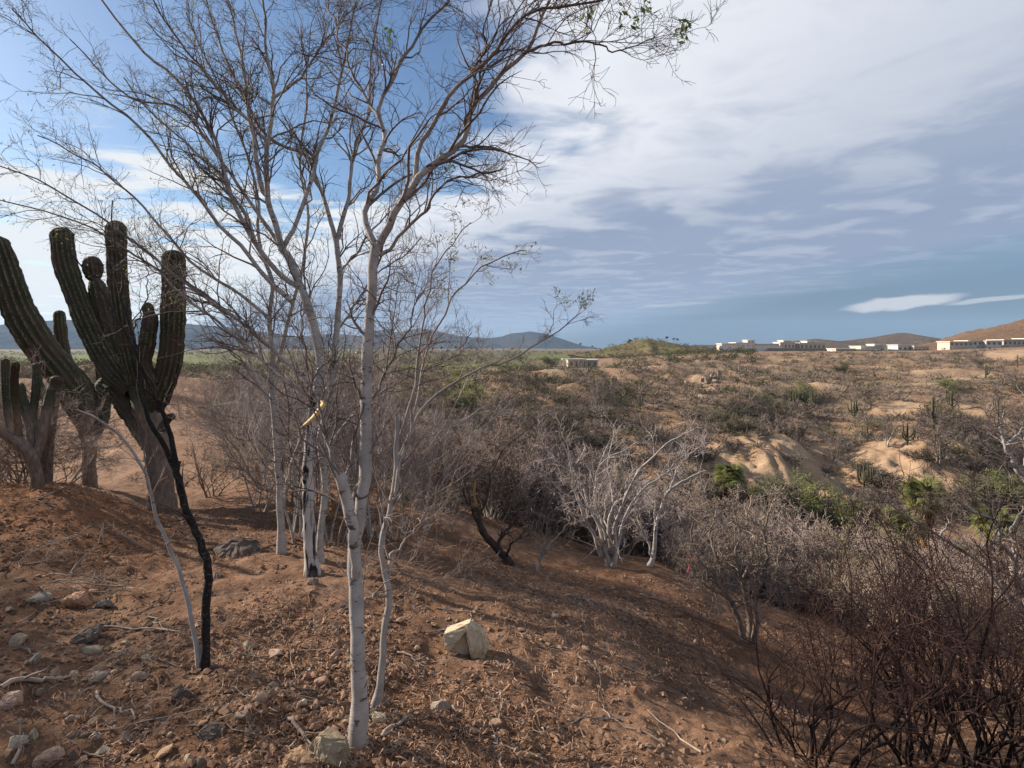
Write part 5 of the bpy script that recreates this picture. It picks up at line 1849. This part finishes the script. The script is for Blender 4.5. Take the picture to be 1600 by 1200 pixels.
# far cacti, one mesh part per arm cluster
def far_cactus(seed, kind):
    rgc = np.random.default_rng(seed)
    parts = []
    mb = MB()
    tubes(mb, np.array([[0, 0, -.2], [0, 0, .35], [.01, 0, .7], [.0, .01, 1.0]]), np.array([.04, .042, .042, .025]), 8)
    parts.append(('trunk', mb))
    na = kind
    for k in range(na):
        a = rgc.uniform(0, 6.28) if kind < 6 else k / na * 6.28 + rgc.normal() * .3
        z0 = rgc.uniform(.12, .4)
        out = rgc.uniform(.14, .34)
        top = rgc.uniform(.45, 1.1)
        c, s = math.cos(a), math.sin(a)
        q = resample(np.array([[0, 0, z0], [c * out * .7, s * out * .7, z0 + .08], [c * out, s * out, z0 + .25], [c * out * 1.1, s * out * 1.1, top], [c * out * 1.1, s * out * 1.1, top + .03]]), 9)
        mb = MB()
        tubes(mb, q, .62 * np.array([.03, .042, .046, .046, .046, .046, .044, .036, .01]), 7)
        parts.append(('arm', mb))
    return [(n_, b_.mesh(n_, M['cactus_far'])) for n_, b_ in parts]


FC = [far_cactus(1600 + k, [3, 5, 8, 9, 4, 2][k]) for k in range(6)]
for (px, py, hpx, k, lab) in [(1418, 695, 40, 2, 'candelabra cactus on top of the sandy bank left of the small pale tree'), (1350, 762, 42, 3, 'pale many-armed cactus low in the dark gully between sandy banks'),
                             (1335, 655, 34, 1, 'dark branching cactus in the middle of the far slope'), (1240, 640, 34, 3, 'left cactus of the clump around the olive-green tree'), (1268, 642, 38, 2, 'right cactus of the clump around the olive-green tree'),
                             (1458, 672, 60, 5, 'tall thin cactus standing above the candelabra one'), (1488, 640, 34, 1, 'forked cactus upper right of the tall thin one'),
                             (1355, 690, 30, 2, 'bushy cactus left of the candelabra one'), (1176, 570, 18, 4, 'upright cactus near the crest below the long white wall'),
                             (1540, 592, 26, 4, 'dark cactus high on the right slope'), (1590, 575, 24, 0, 'cactus near the right edge on the crest'),
                             (920, 585, 14, 2, 'small round cactus in front of the flat-roofed house'), (1000, 640, 26, 1, 'dark cactus on the slope above the many-stemmed tree'),                              (1560, 650, 30, 2, 'bushy cactus in scrub at the right'), ]:
    b0 = hit(px, py, dmin=20)
    h = hpx * .85 / F * b0[1]
    root = empty('cactus', tuple(b0))
    tag(root, lab, 'cactus')
    root.scale = (h, h, h)
    root.rotation_euler = (0, 0, rg.uniform(0, 6.28))
    for n_, me in FC[k]:
        link(n_, me, root)

# small pale trees across the ravine
PT = []
for k in range(4):
    bat = shrub_batches(1700 + k, 1.0, 4, .4, .03, [(6, (.3, .55), (.3, .8), 5), (6, (.14, .3), (.4, 1.05, 46), 4), (4, (.06, .14), (.4, 1.05, 46), 3)], .18, .004, .12, .05, 6)
    m1, m2 = MB(), MB()
    for P, R_ in bat[:2]:
        tubes(m1, P, R_, 4)
    for P, R_ in bat[2:]:
        tubes(m2, P, R_, 3)
    PT.append((m1.mesh('trunk', M['bark_grey']), m2.mesh('crown', M['twig_far'])))
for (px, py, hpx, lab) in [(1468, 727, 75, 'pale bare tree on the sandy bank right of the candelabra cactus'), (1208, 672, 50, 'thin white bare tree on the slope above the left sandy bank'), (1385, 698, 45, 'small pale tree between two cacti on the bank'),
                           (1500, 695, 24, 'tiny forked white tree right of the pale bare tree'), (1305, 725, 40, 'whitish bare bush at the head of the dark gully'), (1250, 690, 36, 'grey bare tree above the left sandy bank'),
                           (1010, 690, 50, 'bare white snag tree behind the many-stemmed tree'), (1100, 700, 55, 'grey bare tree left of the left sandy bank'), (1525, 575, 22, 'small tree on the right crest'), (1360, 640, 35, 'brown bare tree in the middle of the far slope'),
                           (870, 690, 60, 'bare grey tree on the far side of the ravine left of centre'), (760, 690, 60, 'bare grey tree behind the thin sapling crown'), (930, 640, 34, 'small bare tree below the flat-roofed house'), (1550, 640, 40, 'brown bare tree on sand at the right'),
                           (1600, 690, 60, 'bare tree at the right edge of the far slope')]:
    b0 = hit(px, py, dmin=20)
    h = hpx / F * b0[1]
    root = empty('bare_tree', tuple(b0))
    tag(root, lab, 'tree')
    root.scale = (h, h, h)
    root.rotation_euler = (0, 0, rg.uniform(0, 6.28))
    k = int(rg.integers(0, 4))
    link('trunk', PT[k][0], root)
    link('crown', PT[k][1], root)

# rock outcrop on the far slope
OUT = [(1072, 600, 8, 'stone_cream', 'upright pale rock at the left end of the outcrop'), (1092, 604, 14, 'stone_grey', 'grey rock at the lower end of the outcrop'), (1098, 596, 12, 'stone_tan', 'tan rock in the middle of the outcrop'),
       (1106, 599, 16, 'stone_grey', 'grey rock in the middle of the outcrop'), (1114, 592, 16, 'stone_grey', 'largest grey rock of the outcrop'), (1122, 590, 14, 'stone_tan', 'rock at the right end of the outcrop'),
       (1095, 623, 10, 'stone_cream', 'pale slab below the outcrop'), (1088, 612, 8, 'stone_tan', 'small rock under the outcrop'), (1118, 604, 9, 'stone_tan', 'small tan rock right under the largest one'), (790, 635, 22, 'stone_tan', 'tan crag at the head of the ravine')]
for i, (px, py, w, mat, lab) in enumerate(OUT):
    b0 = hit(px, py, dmin=20)
    wd = w * b0[1] / F
    me = hull_mesh('rock', rand_stone(1800 + i, 16, (.5, .45, .6)) * wd, M[mat], 1, wd * .03, i, wd * .03)
    o = link('rock', me, None, (b0[0], b0[1], b0[2] + wd * .25))
    tag(o, lab, 'rock')

# ------------------------------------------------------------------ fan palms in the ravine
def frond_mesh(seed):
    rgc = np.random.default_rng(seed)
    mb = MB()
    n = 26
    tubes(mb, np.array([[0, 0, 0], [.35, 0, .04], [.7, 0, .0]]), np.array([.022, .018, .014]), 3)
    for k in range(n):
        a = (k / (n - 1) - .5) * 2.9
        ln = .95 * (1 - .22 * abs(a) / 1.45) * rgc.uniform(.88, 1.05)
        c, s = math.cos(a), math.sin(a)
        p0 = np.array([.68, 0, 0])
        p1 = p0 + np.array([c, s, .06]) * ln * .55
        p2 = p0 + np.array([c, s, -.30 - .25 * rgc.random()]) * ln
        sd = np.array([-s, c, 0]) * .030
        V = np.array([p0 - sd * .2, p0 + sd * .2, p1 + sd + (0, 0, .02), p1 - sd + (0, 0, .02), p1 - (0, 0, .02), p2])
        mb.add(V, t=[(0, 4, 3), (0, 1, 4), (1, 2, 4), (3, 4, 5), (4, 2, 5)])
    return mb.mesh('frond', M['palm_green'])


FR = [frond_mesh(1900 + k) for k in range(3)]


def palm(px, py, h, lab, seed, cs=1.0, nf=30):
    b0 = hit(px, py, dmin=20)
    rgc = np.random.default_rng(seed)
    root = empty('fan_palm', tuple(b0))
    tag(root, lab, 'palm tree')
    mb = MB()
    q = resample(np.array([[0, 0, -.4], [.1, 0, h * .5], [.05, .05, h]]), 10) + b0
    tubes(mb, q, np.linspace(.24, .17, 10), 10)
    mb.build('trunk', M['palm_dead'], root)
    top = q[-1]
    mb = MB()
    n = 150
    a = rgc.uniform(0, 6.28, n)
    z0 = -rgc.random(n) * min(1.6, h * .6)
    P = np.zeros((n, 4, 3))
    for j, (o_, dz_) in enumerate([(.15, 0), (.42, -.25), (.50, -.65), (.46, -1.05)]):
        P[:, j] = np.stack([np.cos(a) * o_, np.sin(a) * o_, z0 + dz_], 1) + top + rgc.normal(size=(n, 3)) * .05
    tubes(mb, P, np.tile(np.array([.02, .05, .05, .01]), (n, 1)), 3)
    mb.build('dead_frond_skirt', M['palm_dead'], root)
    for k in range(nf):
        o = link('frond', FR[k % 3], root)
        el = rgc.uniform(-.75, 1.25)
        o.location = tuple(top - b0 + np.array([0, 0, .1]))
        o.rotation_euler = (rgc.normal() * .3, -el, k * 2.4 + rgc.normal() * .2)
        s = cs * rgc.uniform(.8, 1.05)
        o.scale = (s, s, s)


palm(1140, 785, 2.0, 'dark green fan palm at the foot of the left sandy bank', 1, 1.0, 46)
palm(1442, 855, 3.6, 'bright fan palm in front of the right sandy bank', 2, 1.15, 52)
palm(1408, 900, 3.0, 'yellow-green fan palm lower left of the bright one', 3, 1.15, 52)
palm(1552, 880, 2.6, 'fan palm behind the white limbs at the right', 4, 1.05, 46)
palm(1515, 960, 1.5, 'low small fan palm below the white limbs', 5, .7, 20)

# far palms on the golf course
rgp = np.random.default_rng(707)
PM = []
for k in range(3):
    m1, m2 = MB(), MB()
    tubes(m1, np.array([[0, 0, -.1], [.03 * k, 0, .5], [.02 * k, .02, 1.0]]), np.array([.035, .026, .024]), 5)
    nfr = 16
    a = rgp.uniform(0, 6.28, nfr)
    e = rgp.uniform(-.6, 1.1, nfr)
    P = np.zeros((nfr, 4, 3))
    for j, r_ in enumerate([0, .10, .19, .26]):
        P[:, j] = np.stack([np.cos(a) * np.cos(e) * r_, np.sin(a) * np.cos(e) * r_, np.sin(e) * r_ - r_ * r_ * 1.6], 1) + [.02 * k, .02, 1.0]
    tubes(m2, P, np.tile(np.array([.015, .03, .03, .006]), (nfr, 1)), 3)
    PM.append((m1.mesh('trunk', M['wall_dark']), m2.mesh('crown', M['leaf_far'])))
FP = [(1042, 540, 13), (1053, 541, 12), (1058, 541, 11), (907, 548, 11), (984, 552, 20), (925, 550, 9), (700, 551, 11), (712, 553, 13), (676, 552, 10), (650, 552, 12), (628, 553, 9), (560, 552, 9), (745, 551, 12), (770, 552, 9), (800, 553, 10),
      (820, 550, 8), (330, 552, 9), (368, 553, 10), (440, 552, 9), (300, 551, 8), (598, 554, 9), (690, 553, 12), (720, 551, 11), (735, 552, 10)]
for i, (px, py, hpx) in enumerate(FP):
    b0 = hit(px, py + 2, dmin=60)
    if b0[1] > 650:
        dd = 480.0
        xx = (px - 800) / F * dd
        b0 = np.array([xx, dd, gz(xx, dd)])
    if 900 < px < 1075 and py < 553:
        dd = 400.0
        b0 = np.array([(px - 800) / F * dd, dd, -(py - HZ) / F * dd])
    h = hpx / F * b0[1]
    root = empty('far_palm', tuple(b0))
    on_hill = px in (1042, 1053, 1058)
    tag(root, 'tall palm on the skyline at the right shoulder of the low green hill' if on_hill else ('tall thin palm between the flat-roofed house and the low green hill' if px > 900 else 'distant palm on the golf course below the blue mountains'), 'palm tree',
        'palms on the hill shoulder' if on_hill else ('palms by the low hill' if px > 900 else 'palms on the golf course'))
    root.scale = (h, h, h)
    link('trunk', PM[i % 3][0], root)
    link('crown', PM[i % 3][1], root)


# ------------------------------------------------------------------ buildings
def part_box(name, mat, root, lo, hi):
    mb = MB()
    box(mb, lo, hi)
    return mb.build(name, M[mat], root, flat=True)


def block(root, d, x0, x1, y_top, y_bot, depth=8.0, mat='wall_white', roof=True, wins=0, win_h=.42, glass=None, dz=0.0):
    """a rectangular volume given by photo columns/rows at distance d; windows are recessed panes with a frame"""
    X0, X1 = (x0 - 800) / F * d, (x1 - 800) / F * d
    Z1, Z0 = -(y_top - HZ) / F * d, -(y_bot - HZ) / F * d - dz
    part_box('wall', mat, root, (X0, d, Z0), (X1, d + depth, Z1))
    if roof:
        part_box('roof', 'wall_white', root, (X0 - .5, d - 1.0, Z1 + .01), (X1 + .5, d + depth + .4, Z1 + .45))
    hh = Z1 - (-(y_bot - HZ) / F * d)
    for k in range(wins):
        w = (X1 - X0) / wins
        a, b = X0 + w * (k + .24), X0 + w * (k + .76)
        zc = Z1 - hh * .52
        f = part_box('window', glass or 'glass', root, (a, d - .04, zc - hh * win_h * .5), (b, d - .01, zc + hh * win_h * .5))
        mb = MB()
        for s in (a, b, (a + b) / 2):
            box(mb, (s - .07, d - .12, zc - hh * win_h * .5), (s + .07, d - .045, zc + hh * win_h * .5))
        mb.build('window_frame', M['wall_white'], f, flat=True, loc=None) if False else None
        me = mb.mesh('window_frame', M['wall_white'], tuple(root.location), True)
        link('window_frame', me, f)


def villa(name, label, d, px, py):
    p = W3(px, py, d)
    r = empty(name, tuple(p))
    tag(r, label, 'building')
    return r


# flat-roofed house by the golf course
d0 = 205.0
h1 = villa('house', 'flat-roofed white pavilion house beside the green golf course', d0, 905, 574)
block(h1, d0, 889, 934, 563.5, 575.5, 9, 'wall_tan', True, 5, .55, dz=2)
X0, X1 = (877 - 800) / F * d0, (935 - 800) / F * d0
part_box('canopy', 'wall_white', h1, (X0, d0 - 4.5, -(561.6 - HZ) / F * d0), (X1 - 5, d0 - 1.2, -(560 - HZ) / F * d0))
for xx in np.linspace(X0 + .4, X1 - 6, 5):
    part_box('column', 'wall_white', h1, (xx - .16, d0 - 4.3, -(576 - HZ) / F * d0 - 2), (xx + .16, d0 - 4.0, -(561.7 - HZ) / F * d0))
part_box('terrace_wall', 'wall_tan', h1, ((868 - 800) / F * d0, d0 - 7.5, -(578 - HZ) / F * d0 - 3), ((897 - 800) / F * d0, d0 - 7.1, -(572 - HZ) / F * d0))

d1 = 385.0
h2 = villa('villa', 'long white villa with stepped flat roofs behind a long white garden wall', d1, 1170, 546)
part_box('garden_wall', 'wall_white', h2, ((1119 - 800) / F * d1, d1 - 6, -(549 - HZ) / F * d1 - 3), ((1216 - 800) / F * d1, d1 - 5.5, -(540 - HZ) / F * d1))
block(h2, d1, 1128, 1150, 537.5, 546, 10, 'wall_tan', True, 3, dz=3)
block(h2, d1 + 2, 1150, 1180, 536.0, 546, 12, 'wall_white', True, 4, dz=3)
block(h2, d1 + 5, 1168, 1179, 532.0, 537, 8, 'wall_white', True, 2, dz=3)
block(h2, d1 + 3, 1182, 1216, 538.0, 546, 10, 'wall_tan', True, 4, dz=3)
h3 = villa('villa', 'tan villa with white roof blocks right of the long garden wall', d1, 1250, 546)
block(h3, d1, 1219, 1242, 535.5, 546, 10, 'wall_tan', True, 4, dz=3)
block(h3, d1 + 4, 1224, 1236, 532.5, 536, 8, 'wall_white', True, 2, dz=3)
block(h3, d1 + 1, 1250, 1290, 536.5, 546, 10, 'wall_tan', True, 6, dz=3)
block(h3, d1 + 4, 1261, 1274, 533.5, 537, 8, 'wall_white', True, 2, dz=3)
part_box('retaining_wall', 'wall_dark', h3, ((1190 - 800) / F * d1, d1 - 8, -(551 - HZ) / F * d1 - 3), ((1295 - 800) / F * d1, d1 - 7.5, -(544 - HZ) / F * d1))
d2 = 360.0
h4 = villa('villa', 'low terrace of white villas stepping down below the brown distant hill', d2, 1380, 550)
block(h4, d2, 1306, 1335, 545.5, 553, 10, 'wall_white', True, 4, dz=3)
block(h4, d2 + 6, 1345, 1382, 541.5, 552, 12, 'wall_tan', True, 5, dz=3)
block(h4, d2 + 10, 1366, 1380, 538.5, 542, 8, 'wall_white', True, 2, dz=3)
block(h4, d2, 1336, 1372, 546.5, 553, 10, 'wall_white', True, 5, dz=3)
part_box('garden_wall', 'wall_white', h4, ((1375 - 800) / F * d2, d2 - 3, -(553 - HZ) / F * d2 - 3), ((1423 - 800) / F * d2, d2 - 2.5, -(547.5 - HZ) / F * d2))
h5 = villa('villa', 'small white villa with flat roof right of the villa terrace', d2, 1430, 550)
block(h5, d2 + 6, 1403, 1425, 539.5, 550, 10, 'wall_white', True, 3, dz=3)
block(h5, d2 + 3, 1428, 1452, 541.5, 552, 10, 'wall_tan', True, 4, dz=3)
d3 = 340.0
h6 = villa('villa', 'dark-glazed villa with thin white roof at the foot of the right-hand hill', d3, 1510, 540)
block(h6, d3, 1484, 1520, 534.5, 541, 10, 'wall_tan', True, 5, .5, dz=3)
block(h6, d3 + 3, 1512, 1535, 533.0, 540, 10, 'wall_white', True, 3, .5, dz=3)
h7 = villa('villa', 'long glazed villa with flat roof at the right edge below the hill', d3, 1570, 540)
block(h7, d3, 1541, 1566, 533.5, 540, 12, 'wall_white', True, 3, .5, dz=3)
block(h7, d3 + 5, 1568, 1610, 531.5, 540, 12, 'wall_tan', True, 6, .5, dz=3)
block(h7, d3 + 2, 1610, 1680, 529.5, 538.5, 12, 'wall_tan', True, 6, .62, dz=3)

# ------------------------------------------------------------------ haze
mb = MB()
box(mb, (-6200, -6200, -60), (6200, 6200, 262))
m = bpy.data.materials.new('haze')
m.use_nodes = True
N = NT(m.node_tree)
N.n.clear()
vol = N.node('ShaderNodeVolumePrincipled')
vol.inputs['Color'].default_value = (0.42, 0.66, 1.0, 1)
vol.inputs['Density'].default_value = 0.00006
vol.inputs['Anisotropy'].default_value = 0.1
om = N.node('ShaderNodeOutputMaterial')
N.l.new(vol.outputs[0], om.inputs['Volume'])
hz = mb.build('haze', m)
tag(hz, 'thin blue haze between camera and mountains', 'haze', kind='stuff')
